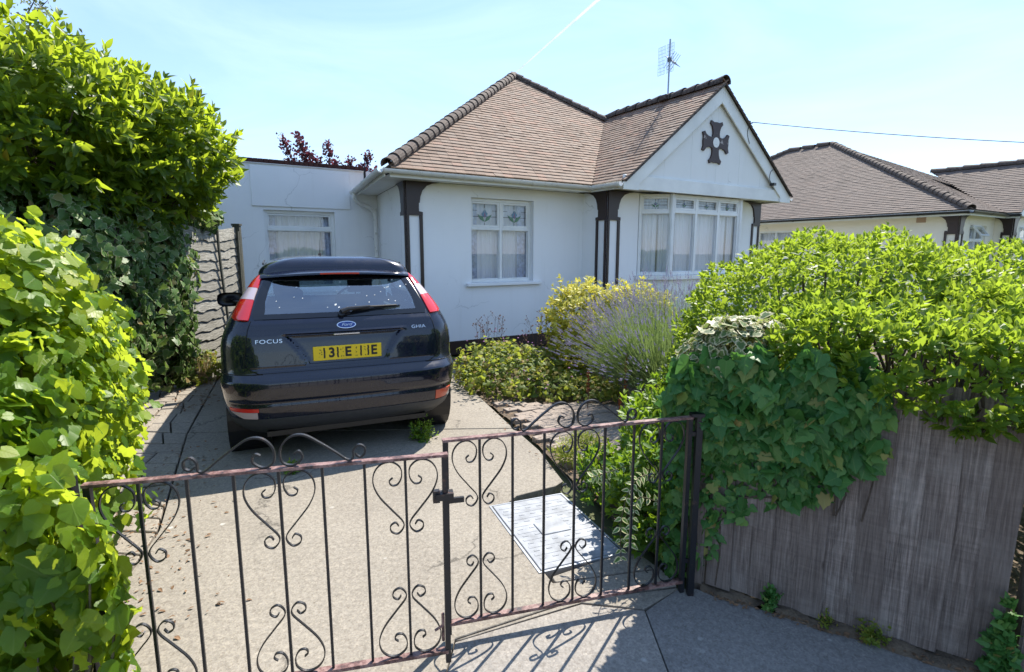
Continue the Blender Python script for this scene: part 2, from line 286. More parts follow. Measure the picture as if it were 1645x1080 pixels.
# ------------------------------------------------------------ object helpers
LINK = scene.collection.objects.link
def empty(name, loc=(0, 0, 0), rz=0., label=None, cat=None, group=None, kind=None):
    o = bpy.data.objects.new(name, None); LINK(o); o.location = loc; o.rotation_euler = (0, 0, rz); o.empty_display_size = .1
    return tag(o, label, cat, group, kind)
def tag(o, label=None, cat=None, group=None, kind=None):
    for k, x in (('label', label), ('category', cat), ('group', group), ('kind', kind)):
        if x: o[k] = x
    return o
def link_mesh(name, me, parent=None, matrix=None):
    o = bpy.data.objects.new(name, me); LINK(o)
    if parent is not None: o.parent = parent
    if matrix is not None: o.matrix_local = matrix
    return o
class MB:
    def __init__(s): s.v = []; s.f = []; s.r = []; s.cur = None
    def add(s, vs, fs):
        b = len(s.v); s.v += [tuple(x) for x in vs]; s.f += [tuple(i + b for i in f) for f in fs]
        if s.cur is not None: s.r += [s.cur] * len(vs)
        return s
    def box(s, x0, x1, y0, y1, z0, z1, T=None):
        c = [(x0, y0, z0), (x1, y0, z0), (x1, y1, z0), (x0, y1, z0), (x0, y0, z1), (x1, y0, z1), (x1, y1, z1), (x0, y1, z1)]
        if T is not None: c = [T(*p) if callable(T) else tuple(T @ Vector(p)) for p in c]
        return s.add(c, [(3, 2, 1, 0), (4, 5, 6, 7), (0, 1, 5, 4), (1, 2, 6, 5), (2, 3, 7, 6), (3, 0, 4, 7)])
    def tube(s, pts, r, n=6, cap=True, flat=None):
        pts = [Vector(p) for p in pts]; k = len(pts); rr = r if isinstance(r, (list, tuple)) else [r] * k
        t0 = (pts[1] - pts[0]).normalized(); a = t0.orthogonal().normalized(); vs = []
        for i, p in enumerate(pts):
            t = (pts[min(i + 1, k - 1)] - pts[max(i - 1, 0)]).normalized()
            a = (a - t * a.dot(t)).normalized(); b = t.cross(a)
            for j in range(n):
                an = 2 * math.pi * j / n; vs.append(p + (a * math.cos(an) + b * math.sin(an)) * rr[i])
        fs = [(i * n + j, i * n + (j + 1) % n, (i + 1) * n + (j + 1) % n, (i + 1) * n + j) for i in range(k - 1) for j in range(n)]
        if cap: fs += [tuple(range(n - 1, -1, -1)), tuple(range((k - 1) * n, k * n))]
        return s.add(vs, fs)
    def ribbon(s, pts, th, dp, T):
        # flat bar following a 2D line (a,b); th in the plane, dp across it; T maps (a, b, depth) to a point
        pts = [Vector((p[0], p[1])) for p in pts]; k = len(pts); vs = []
        for i, p in enumerate(pts):
            t = (pts[min(i + 1, k - 1)] - pts[max(i - 1, 0)]).normalized(); nn = Vector((-t.y, t.x)) * th / 2
            for q, d in ((p + nn, -dp / 2), (p + nn, dp / 2), (p - nn, dp / 2), (p - nn, -dp / 2)): vs.append(T(q.x, q.y, d))
        fs = [(i * 4 + j, i * 4 + (j + 1) % 4, i * 4 + 4 + (j + 1) % 4, i * 4 + 4 + j) for i in range(k - 1) for j in range(4)] + [(3, 2, 1, 0), tuple(range(4 * k - 4, 4 * k))]
        return s.add(vs, fs)
    def prism(s, poly, d0, d1, T):
        n = len(poly); vs = [T(a, b, d0) for a, b in poly] + [T(a, b, d1) for a, b in poly]
        tri = tessellate_polygon([[Vector((a, b, 0)) for a, b in poly]])
        fs = [tuple(t) for t in tri] + [tuple(x + n for x in reversed(t)) for t in tri]
        fs += [(i, (i + 1) % n, n + (i + 1) % n, n + i) for i in range(n)]
        return s.add(vs, fs)
    def grid(s, P, closed=False):
        h, w = len(P), len(P[0]); vs = [p for row in P for p in row]
        fs = [(i * w + j, i * w + (j + 1) % w, (i + 1) * w + (j + 1) % w, (i + 1) * w + j) for i in range(h - 1) for j in range(w if closed else w - 1)]
        return s.add(vs, fs)
    def lathe(s, prof, n, T):
        P = [[T(r * math.cos(2 * math.pi * j / n), r * math.sin(2 * math.pi * j / n), h) for j in range(n)] for r, h in prof]
        return s.grid(P, True)
    def mesh(s, name, mat, smooth=False, fixn=True, bevel=0):
        me = bpy.data.meshes.new(name); me.from_pydata(s.v, [], s.f)
        if fixn:
            bm = bmesh.new(); bm.from_mesh(me); bmesh.ops.recalc_face_normals(bm, faces=bm.faces)
            if bevel: bmesh.ops.bevel(bm, geom=list(bm.edges), offset=bevel, segments=1, affect='EDGES', clamp_overlap=True)
            bm.to_mesh(me); bm.free()
        if s.r and not bevel:
            a = me.attributes.new('rnd', 'FLOAT', 'POINT'); a.data.foreach_set('value', s.r)
        me.materials.append(mat)
        if smooth: me.shade_smooth() if hasattr(me, 'shade_smooth') else [setattr(p, 'use_smooth', True) for p in me.polygons]
        return me
    def obj(s, name, mat, parent=None, smooth=False, fixn=True, bevel=0, **kw):
        o = link_mesh(name, s.mesh(name, mat, smooth, fixn, bevel), parent)
        if smooth and smooth != 'all': auto_smooth(o.data, smooth)
        return tag(o, **kw) if kw else o
def auto_smooth(me, ang=True):
    lim = R(35) if ang is True else R(ang)
    bm = bmesh.new(); bm.from_mesh(me)
    for e in bm.edges:
        if len(e.link_faces) == 2 and e.calc_face_angle(0) > lim: e.smooth = False
    bm.to_mesh(me); bm.free()
def spline(pts, n=6):
    P = [Vector(p) for p in pts]; out = []
    for i in range(len(P) - 1):
        p0 = P[max(i - 1, 0)]; p1 = P[i]; p2 = P[i + 1]; p3 = P[min(i + 2, len(P) - 1)]
        for k in range(n):
            t = k / n; out.append(.5 * ((2 * p1) + (p2 - p0) * t + (2 * p0 - 5 * p1 + 4 * p2 - p3) * t * t + (3 * p1 - p0 - 3 * p2 + p3) * t ** 3))
    return out + [P[-1]]
def text_mesh(s, size, ext, shear=0., spacing=1., bold=0.):
    cu = bpy.data.curves.new('lettering', 'FONT'); cu.body = s; cu.size = size; cu.extrude = ext; cu.align_x = 'CENTER'; cu.align_y = 'CENTER'; cu.shear = shear; cu.space_character = spacing; cu.offset = bold
    ob = bpy.data.objects.new('lettering', cu); LINK(ob); dg = bpy.context.evaluated_depsgraph_get(); dg.update()
    me = bpy.data.meshes.new_from_object(ob.evaluated_get(dg)); bpy.data.objects.remove(ob); return me

# ------------------------------------------------------------ leaves
def tpl(outline, mid, edge_in=None):
    pass
def leaf_ovate(w=.2, droop=.12, fold=.06, n=5, pt=.55):
    V = []; E = []; F = []
    for i in range(n + 1):
        t = i / n; wd_ = w * (math.sin(math.pi * t ** pt) ** .8 if 0 < t < 1 else 0) ; z = -droop * t * t
        V += [(-wd_, t, z + fold * wd_ / w), (0, t, z), (wd_, t, z + fold * wd_ / w)]; E += [1, 0 if 0 < i < n else .8, 1]
    for i in range(n):
        a = i * 3; F += [(a, a + 1, a + 4, a + 3), (a + 1, a + 2, a + 5, a + 4)]
    return np.array(V), F, np.array(E)
def leaf_ivy(lobe=.5, droop=.14):
    half = [(0, .02), (.22, -.10), (.46, .02), (.50, .26), (.34, .42), (.33, .60), (.16, .74), (0, 1.)]
    if lobe < .5: half = [(0, .04), (.25, -.07), (.45, .10), (.48, .34), (.40, .52), (.30, .70), (.15, .86), (0, 1.)]
    out = [(x, y) for x, y in half] + [(-x, y) for x, y in reversed(half[1:-1])]
    V = [(0, .35, .03)]; E = [0]
    for x, y in out: V.append((x, y, -droop * (x * x * 1.6 + y * y * .7) + .02)); E.append(1)
    V = [V[0]] + [(x, y, z + (.035 if i % 2 else -.03)) for i, (x, y, z) in enumerate(V[1:])]; n = len(out); F = [(0, 1 + i, 1 + (i + 1) % n) for i in range(n)]
    return np.array(V), F, np.array(E)
def leaf_mesh(name, T, mats, rnd, mat):
    V, F, E = T; N = len(mats); k = len(V)
    P = np.einsum('nij,kj->nki', mats[:, :3, :3], V) + mats[:, None, :3, 3]
    me = bpy.data.meshes.new(name)
    tris = np.array([q for f in F for q in f]); tot = np.array([len(f) for f in F])
    me.vertices.add(N * k); me.vertices.foreach_set('co', P.astype(np.float32).ravel())
    me.loops.add(N * len(tris)); me.loops.foreach_set('vertex_index', (tris[None] + (np.arange(N) * k)[:, None]).astype(np.int32).ravel())
    st = np.concatenate([[0], np.cumsum(tot)[:-1]])
    me.polygons.add(N * len(F)); me.polygons.foreach_set('loop_start', (st[None] + (np.arange(N) * len(tris))[:, None]).astype(np.int32).ravel())
    me.polygons.foreach_set('use_smooth', np.ones(N * len(F), bool))
    me.update(calc_edges=True); me.validate()
    a = me.attributes.new('rnd', 'FLOAT', 'POINT'); a.data.foreach_set('value', np.repeat(rnd, k).astype(np.float32))
    b = me.attributes.new('edge', 'FLOAT', 'POINT'); b.data.foreach_set('value', np.tile(E, N).astype(np.float32))
    for an, col in (('lx', 0), ('ly', 1)): at_ = me.attributes.new(an, 'FLOAT', 'POINT'); at_.data.foreach_set('value', np.tile(V[:, col], N).astype(np.float32))
    me.materials.append(mat); return me
def frames(pos, axis, normal, size, wide=1.0):
    """matrices with local Y along axis, Z near normal"""
    y = axis / np.linalg.norm(axis, axis=1, keepdims=True)
    z = normal - (normal * y).sum(1, keepdims=True) * y; z /= np.maximum(np.linalg.norm(z, axis=1, keepdims=True), 1e-6)
    x = np.cross(y, z); m = np.zeros((len(pos), 4, 4)); s = size[:, None]
    m[:, :3, 0] = x * s * wide; m[:, :3, 1] = y * s; m[:, :3, 2] = z * s * rng.uniform(.3, 2.1, (len(pos), 1)); m[:, :3, 3] = pos; m[:, 3, 3] = 1
    return m
CAMP = np.array([0, 0, 1.6]); _p = R(8.9213)
CF = np.array([0, math.cos(_p), -math.sin(_p)]); CU = np.array([0, math.sin(_p), math.cos(_p)])
def unit(n): 
    v = rng.normal(size=(n, 3)); return v / np.linalg.norm(v, axis=1, keepdims=True)
def nrm(v): return v / np.maximum(np.linalg.norm(v, axis=1, keepdims=True), 1e-6)
def plant(root, T, mats, rnd, mat, outer, singles=300, leafname='leaf', stuffname='foliage'):
    """leaves that show largest become objects; the rest one mesh"""
    o0 = np.array(root.location); pos = mats[:, :3, 3]; d = pos - CAMP; dist = np.linalg.norm(d, axis=1)
    dep = d @ CF; px = d[:, 0] / np.maximum(dep, .05) * 860; py = (d @ CU) / np.maximum(dep, .05) * 860
    inside = (dep > .1) & (abs(px) < 815) & (abs(py) < 535)
    size = np.linalg.norm(mats[:, :3, 1], axis=1); facing = abs((nrm(mats[:, :3, 2]) * d / dist[:, None]).sum(1))
    score = np.where(inside, outer * size / dist * (.35 + facing), 0)
    idx = np.argsort(-score)[:singles]; idx = idx[score[idx] > 0]
    rest = np.setdiff1d(np.arange(len(mats)), idx)
    ml = mats.copy(); ml[:, :3, 3] -= o0
    if len(rest):
        o = link_mesh(stuffname, leaf_mesh(stuffname, T, ml[rest], rnd[rest], mat), root); o['kind'] = 'stuff'
    K = 10; I = np.eye(4)[None]
    var = [leaf_mesh(leafname, T, I, np.array([(k + .5) / K]), mat) for k in range(K)]
    for i in idx:
        link_mesh(leafname, var[min(K - 1, int(rnd[i] * K))], root, Matrix(ml[i].tolist()))
def blob_points(ells, n, jit=.12, zmin=.03, lump=.12, seed=0):
    """points and outward normals on the surface of a union of ellipsoids"""
    E = [(np.array(c, float), np.array(r, float)) for c, r in ells]
    area = np.array([(r[0] * r[1] + r[1] * r[2] + r[0] * r[2]) for c, r in E]); cnt = (area / area.sum() * n * 1.6).astype(int) + 1
    P = []; N = []
    for (c, r), m in zip(E, cnt):
        q = unit(m); w = 1 + lump * (np.sin(q @ np.array([7.1, 3.3, 5.7]) + c[0] * 9 + seed) * np.sin(q @ np.array([-4.3, 8.2, 6.1]) + c[1] * 5)) + lump * .6 * np.sin(q @ np.array([13., -11., 9.]) + seed)
        dep = 1 - abs(rng.normal(size=m)) * jit; p = c + q * r * (w * dep)[:, None]; P.append(p); N.append(nrm(q / r))
    P = np.concatenate(P); N = np.concatenate(N); keep = P[:, 2] > zmin
    own = np.repeat(np.arange(len(E)), cnt)
    for k, (c, r) in enumerate(E):
        ins = (((P - c) / r) ** 2).sum(1) < .62; keep &= ~(ins & (own != k))
    P = P[keep]; N = N[keep]
    if len(P) > n: s = rng.permutation(len(P))[:n]; P = P[s]; N = N[s]
    return P, N
def inner_core(root, ells, mat, shrink=.72, name='branches'):
    """tangle of branches inside a bush: many short crooked twigs"""
    mb = MB(); o0 = Vector(root.location)
    for c, r in ells:
        c = Vector(c)
        for _ in range(int(26 * max(r) / .8)):
            q = Vector(unit(1)[0]); e = c + Vector((q.x * r[0], q.y * r[1], q.z * r[2])) * random.uniform(.6, .95)
            b = Vector((c.x + random.uniform(-.2, .2) * r[0], c.y + random.uniform(-.2, .2) * r[1], max(.02, c.z - r[2] * .9)))
            m = b.lerp(e, .5) + Vector(unit(1)[0]) * .12 * max(r); pts = spline([b, m, e], 3)
            k = len(pts); mb.tube([p - o0 for p in pts], [.016 * (1 - .75 * i / k) * max(.5, max(r)) for i in range(k)], 5)
    return mb.obj(name, mat, root, smooth='all')
def rosettes(P, N, per, spread, size, up=.45, tip=(.55, 1.0), twig=.05):
    """whorls of leaves round twig tips"""
    n = len(P); ax = nrm(N + np.array([0, 0, up]) + rng.normal(size=(n, 3)) * .28)
    pos = []; axis = []; nor = []; sz = []; rn = []
    base_t = rng.uniform(size=n)
    for k in range(per):
        a = 2 * math.pi * (k / per + rng.uniform(0, .12, n)); t1 = nrm(np.cross(ax, np.array([.3, .5, .81]))); t2 = np.cross(ax, t1)
        rad = t1 * np.cos(a)[:, None] + t2 * np.sin(a)[:, None]; inner = k >= per * .6
        lean = rng.uniform(.25, .6, n) if inner else rng.uniform(.75, 1.35, n)
        lean = lean * spread
        axis.append(nrm(ax + rad * lean[:, None])); nor.append(nrm(ax - rad * (.5 if inner else .1)))
        pos.append(P - ax * (twig * (0.2 if inner else rng.uniform(.5, 2.2, n)))[:, None] if not inner else P - ax * twig * .2)
        sz.append(size * (rng.uniform(.55, .8, n) if inner else rng.uniform(.75, 1.15, n)))
        rn.append(np.clip(base_t * .5 + (rng.uniform(.25, .6, n) if inner else rng.uniform(0, .3, n)), 0, .999))
    return frames(np.concatenate(pos), np.concatenate(axis), np.concatenate(nor), np.concatenate(sz)), np.concatenate(rn)
def flats(P, N, size, hang=.5, jit=.45, svar=.4):
    """leaves lying like tiles on a surface, tips down"""
    n = len(P); nn = nrm(N + rng.normal(size=(n, 3)) * jit); down = np.array([0, 0, -1.]) * hang + rng.normal(size=(n, 3)) * .6
    ax = nrm(down - (down * nn).sum(1, keepdims=True) * nn * .9); return frames(P, ax, nn, size * rng.uniform(1 - svar, 1 + svar, n)), rng.uniform(size=n) ** 1.3 * .999
# ------------------------------------------------------------ ground
def slab_poly(poly, z0, z1): 
    mb = MB(); mb.prism(poly, z0, z1, lambda a, b, d: (a, b, d)); return mb
g = MB(); g.add([(-400, -400, -.09), (400, -400, -.09), (400, 900, -.09), (-400, 900, -.09)], [(0, 1, 2, 3)])
g.obj('ground', M['ground'], kind='structure', fixn=False)
def soil_patch(poly, z, mat, name, amp=.02, step=.12):
    xs = [p[0] for p in poly]; ys = [p[1] for p in poly]
    def inside(x, y):
        c = False; n = len(poly)
        for i in range(n):
            x1, y1 = poly[i]; x2, y2 = poly[i - 1]
            if (y1 > y) != (y2 > y) and x < (x2 - x1) * (y - y1) / (y2 - y1) + x1: c = not c
        return c
    bm = bmesh.new(); vs = [bm.verts.new((p[0], p[1], z)) for p in poly]; bm.faces.new(vs)
    bmesh.ops.triangulate(bm, faces=bm.faces)
    for _ in range(5):
        bmesh.ops.subdivide_edges(bm, edges=[e for e in bm.edges if e.calc_length() > step], cuts=1); bmesh.ops.triangulate(bm, faces=bm.faces)
    for v in bm.verts: v.co.z += amp * (math.sin(v.co.x * 17 + v.co.y * 9) * math.sin(v.co.y * 15 - v.co.x * 6) + random.uniform(-.5, .5))
    bmesh.ops.recalc_face_normals(bm, faces=bm.faces)
    if bm.faces and sum(f.normal.z for f in bm.faces) < 0: bmesh.ops.reverse_faces(bm, faces=bm.faces)
    me = bpy.data.meshes.new(name); bm.to_mesh(me); bm.free(); me.materials.append(mat); me.shade_smooth()
    return tag(link_mesh(name, me), kind='structure')
soil_patch([(-5.2, 2.0), (-2.4, 2.0), (-2.3, 3.0), (-4.6, 7.2), (-6.2, 9.0), (-7, 5)], -.02, M['soil'], 'left_border_soil', .006, .2)
soil_patch([(-.62, 6.5), (-.05, 5.2), (.2, 4.5), (.42, 3.75), (.75, 2.75), (1.0, 2.42), (2.4, 1.5), (7.5, 3), (7.5, 10), (2.2, 9.2), (-1.0, 8.15)], -.045, M['soil'], 'garden_soil', .02, .25)
drive = tag(bpy.data.objects.new('driveway', None), kind='structure'); LINK(drive)
def slab(poly, mat, parent, name='slab', z1=0., z0=-.07, bev=.003):
    return slab_poly(poly, z0, z1).obj(name, mat, parent, bevel=bev)
# concrete drive: three bays between joints, in metres on the ground
slab([(-1.62, 1.48), (-.255, 1.845), (-.24, 2.02), (.30, 2.28), (.80, 2.38), (.76, 2.52), (.20, 2.40), (-.10, 3.12), (.03, 3.35), (.30, 3.50), (.36, 3.58), (.22, 4.18), (.02, 4.72), (-2.9, 4.60), (-2.05, 2.9)], M['conc'], drive)
slab([(-2.905, 4.618), (.01, 4.738), (-.02, 4.82), (-.50, 6.2), (-.98, 7.9), (-4.25, 7.85), (-3.72, 6.6)], M['conc'], drive)
slab([(-4.27, 7.868), (-.985, 7.918), (-1.2, 8.4), (-2.5, 9.3), (-4.1, 8.2)], M['conc'], drive)
# concrete round the inspection cover and strip inside the gate
slab([(.215, 2.415), (.755, 2.535), (.62, 2.78), (.64, 2.70), (.20, 2.46)], M['conc'], drive, z1=-.004)
# front pavement, in big bays with the dropped crossing
pav = tag(bpy.data.objects.new('pavement', None), kind='structure'); LINK(pav)
slab([(-6, -2.2), (-1.1, -2.2), (-1.055, 1.62), (-6, 1.3)], M['pave'], pav, 'slab', -.004, bev=.002)
slab([(-1.085, -2.2), (.62, -2.2), (.60, 2.20), (.32, 2.245), (-.235, 2.003), (-.25, 1.84), (-1.045, 1.625)], M['pave'], pav, 'slab', -.003, bev=.002)
slab([(.626, -2.2), (6, -2.2), (6, -.62), (2.62, 1.31), (1.772, 1.815), (.885, 2.362), (.80, 2.36), (.606, 2.20)], M['apron'], pav, 'slab', -.004, bev=.002)
slab([(-.215, 2.017), (.325, 2.258), (.60, 2.213), (.79, 2.352), (.80, 2.366), (.30, 2.272), (-.235, 2.015)], M['conc'], pav, 'slab', -.003, bev=.002)
rd = MB(); rd.add([(-60, -12, -.075), (60, -12, -.075), (60, -2.35, -.075), (-60, -2.35, -.075)], [(0, 1, 2, 3)]); rd.obj('road', M['asphalt'], fixn=False, kind='structure')
kb = tag(bpy.data.objects.new('kerb', None), kind='structure'); LINK(kb)
for i in range(14): slab([(-6.3 + i * .9, -2.36), (-5.41 + i * .9, -2.36), (-5.41 + i * .9, -2.21), (-6.3 + i * .9, -2.21)], M['pave'], kb, 'kerb_stone', .0, -.2)
# crazy paving on the left of the drive: irregular stones
path = tag(bpy.data.objects.new('crazy_paving', None), kind='structure'); LINK(path)
def left_edge(y): return np.interp(y, [1.48, 2.9, 4.61, 6.6, 7.85], [-1.62, -2.05, -2.9, -3.72, -4.25])
sub = random.Random(5)
def shrink(poly, k):
    c = Vector((sum(p[0] for p in poly) / len(poly), sum(p[1] for p in poly) / len(poly)))
    return [tuple(c + (Vector(p) - c) * (1 - k / max(.05, (Vector(p) - c).length))) for p in poly]
# recursive irregular splitting of a strip
def split(poly, depth):
    P = [Vector(p) for p in poly]; n = len(P)
    area = abs(sum(P[i].x * P[(i + 1) % n].y - P[(i + 1) % n].x * P[i].y for i in range(n))) / 2
    if area < .085 or depth > 9: return [poly]
    ls = [(P[(i + 1) % n] - P[i]).length for i in range(n)]; i = max(range(n), key=lambda k: ls[k])
    oth = max((k for k in range(n) if k != i), key=lambda k: ls[k] * (1.6 if (k - i) % n not in (1, n - 1) else .5))
    i, j = sorted((i, oth)); a = P[i].lerp(P[(i + 1) % n], sub.uniform(.36, .64)); b = P[j].lerp(P[(j + 1) % n], sub.uniform(.36, .64))
    p1 = [tuple(a)] + [tuple(P[k]) for k in range(i + 1, j + 1)] + [tuple(b)]
    p2 = [tuple(b)] + [tuple(P[k % n]) for k in range(j + 1, i + 1 + n)] + [tuple(a)]
    return split(p1, depth + 1) + split(p2, depth + 1)
ys = np.array([2.0, 2.9, 3.75, 4.61, 5.6, 6.6, 7.2])
for y0, y1 in zip(ys[:-1], ys[1:]):
    quad = [(left_edge(y0) - .012, y0), (left_edge(y1) - .012, y1), (left_edge(y1) - 1.0 + .12 * (y1 - 4), y1 + .05), (left_edge(y0) - 1.0 + .12 * (y0 - 4), y0 + .05)]
    for st in split(quad, 0):
        slab(shrink(st, .012), M['stone'], path, 'stone', sub.uniform(-.012, .004), -.06, .005)
# block paving leading across to the bay
blk = tag(bpy.data.objects.new('block_path', None), kind='structure'); LINK(blk)
bd = Vector((.86, .51)).normalized(); bn = Vector((-bd.y, bd.x))
edge_x = lambda y: np.interp(y, [3.6, 4.2, 4.75, 6.2], [.39, .25, .045, -.46])
for r in range(16):
    for c in range(-2, 9):
        p = Vector((-.1, 3.95)) + bn * (r * .112 - .3) + bd * ((c + .5 * (r % 2)) * .215)
        q = [p, p + bd * .209, p + bd * .209 + bn * .107, p + bn * .107]
        if all(edge_x(w_.y) + .02 < w_.x < 1.75 and 3.75 < w_.y < 5.75 - .1 * w_.x for w_ in q):
            slab([tuple(w_) for w_ in q], M['flag'], blk, 'paver', sub.uniform(-.016, -.004), -.06, .004)

# ------------------------------------------------------------ inspection cover
mh = empty('inspection_cover', (.235, 2.93, 0), R(-68.6 + 90), 'grey galvanised steel inspection cover with raised tread, set in the concrete behind the gate', 'manhole cover')
mb = MB(); 
W_, D_ = .245, .375
for x0, x1, y0, y1 in ((-W_ - .012, -W_, -D_ - .012, D_ + .012), (W_, W_ + .012, -D_ - .012, D_ + .012), (-W_, W_, -D_ - .012, -D_), (-W_, W_, D_, D_ + .012)): mb.box(x0, x1, y0, y1, -.06, .004)
mb.obj('frame', M['alu'], mh)
mb = MB(); mb.box(-W_ + .006, W_ - .006, -D_ + .006, D_ - .006, -.05, .006); mb.obj('cover_plate', M['galv'], mh, bevel=.003)
mb = MB()
for i in range(9):
    y = -D_ + .06 + i * (2 * D_ - .12) / 8
    if abs(y) < .08:
        mb.box(-W_ + .03, -.10, y - .009, y + .009, .005, .0072); mb.box(.10, W_ - .03, y - .009, y + .009, .005, .0072)
    else: mb.box(-W_ + .03, W_ - .03, y - .009, y + .009, .005, .0072)
for i in range(8):
    y = -D_ + .06 + (i + .5) * (2 * D_ - .12) / 8
    for k in range(6):
        x = -W_ + .06 + k * (2 * W_ - .12) / 5
        if abs(x) < .1 and abs(y) < .1: continue
        mb.box(x - .016, x + .016, y - .005, y + .005, .005, .0078)
mb.obj('tread_ribs', M['galv'], mh, kind='stuff', bevel=0)
mb = MB(); mb.box(-.09, .09, -.07, .07, .005, .012); mb.obj('badge_panel', M['galv'], mh, bevel=.003)

# ------------------------------------------------------------ bungalow
HOUSE_LOC = Vector((-1.031, 8.506, 0)); HR = R(32.4)
house = empty('bungalow', HOUSE_LOC, HR, 'white rendered bungalow with brown tiled hip roof, cross gable and bay window', 'house')
def world_of(root, p):
    return np.array(root.location) + np.array(Matrix.Rotation(root.rotation_euler.z, 3, 'Z') @ Vector(p))
FT = lambda v0: (lambda a, b, d: (a, v0 - d, b))            # wall facing the street: a along the wall, b up, d outward
LSK = .153                                                  # the left side is not square to the front
LS = lambda a, b, d: (-.65 + LSK * a - d, a, b)
LT = lambda u0: (lambda a, b, d: (u0 - d, a, b))            # wall facing left
RT = lambda u0: (lambda a, b, d: (u0 + d, a, b))
def wall(parent, T, a0, a1, b0, b1, ops, mat, th=.22, name='wall'):
    A = sorted({a0, a1} | {x for o in ops for x in o[:2]}); B = sorted({b0, b1} | {x for o in ops for x in o[2:]}); mb = MB()
    for i in range(len(A) - 1):
        j0 = None
        for j in range(len(B) - 1):
            am, bm_ = (A[i] + A[i + 1]) / 2, (B[j] + B[j + 1]) / 2
            if any(o[0] < am < o[1] and o[2] < bm_ < o[3] for o in ops): continue
            mb.box(A[i], A[i + 1], B[j], B[j + 1], -th, 0, T)
    return mb.obj(name, mat, parent)
def motif(mb3, T, a0, a1, b0, b1, d):
    """leaded tulip in a top light"""
    lead, blue, red, green = mb3; ca, cb = (a0 + a1) / 2, b0 + (b1 - b0) * .40; s = (b1 - b0) * .5; d = d + .004
    lead.box(a0, a1, cb - .004, cb + .004, d, d + .004, T); lead.box(ca - .004, ca + .004, b0, cb - s * .55, d, d + .004, T); lead.box(ca - .004, ca + .004, cb + s * .8, b1, d, d + .004, T)
    lead.box(a0, ca - s * .85, b0 + (b1 - b0) * .68, b0 + (b1 - b0) * .68 + .006, d + .005, d + .008, T); lead.box(ca + s * .85, a1, b0 + (b1 - b0) * .68, b0 + (b1 - b0) * .68 + .006, d + .005, d + .008, T)
    for k in (-1, 1):
        P = [(ca + k * x * s, cb + y * s) for x, y in ((0, -.5), (.45, -.30), (.80, .22), (.42, .05), (.22, -.02))]; green.prism(P if k > 0 else P[::-1], d + .006, d + .010, T)
        P = [(ca + k * x * s, cb + y * s) for x, y in ((.03, -.02), (.20, .02), (.34, .3), (.2, .42), (.03, .72))]; blue.prism(P if k > 0 else P[::-1], d + .006, d + .010, T)
    red.prism([(ca + x * s, cb + y * s) for x, y in ((-.10, .1), (0, -.1), (.10, .1), (0, .5))], d + .012, d + .015, T)
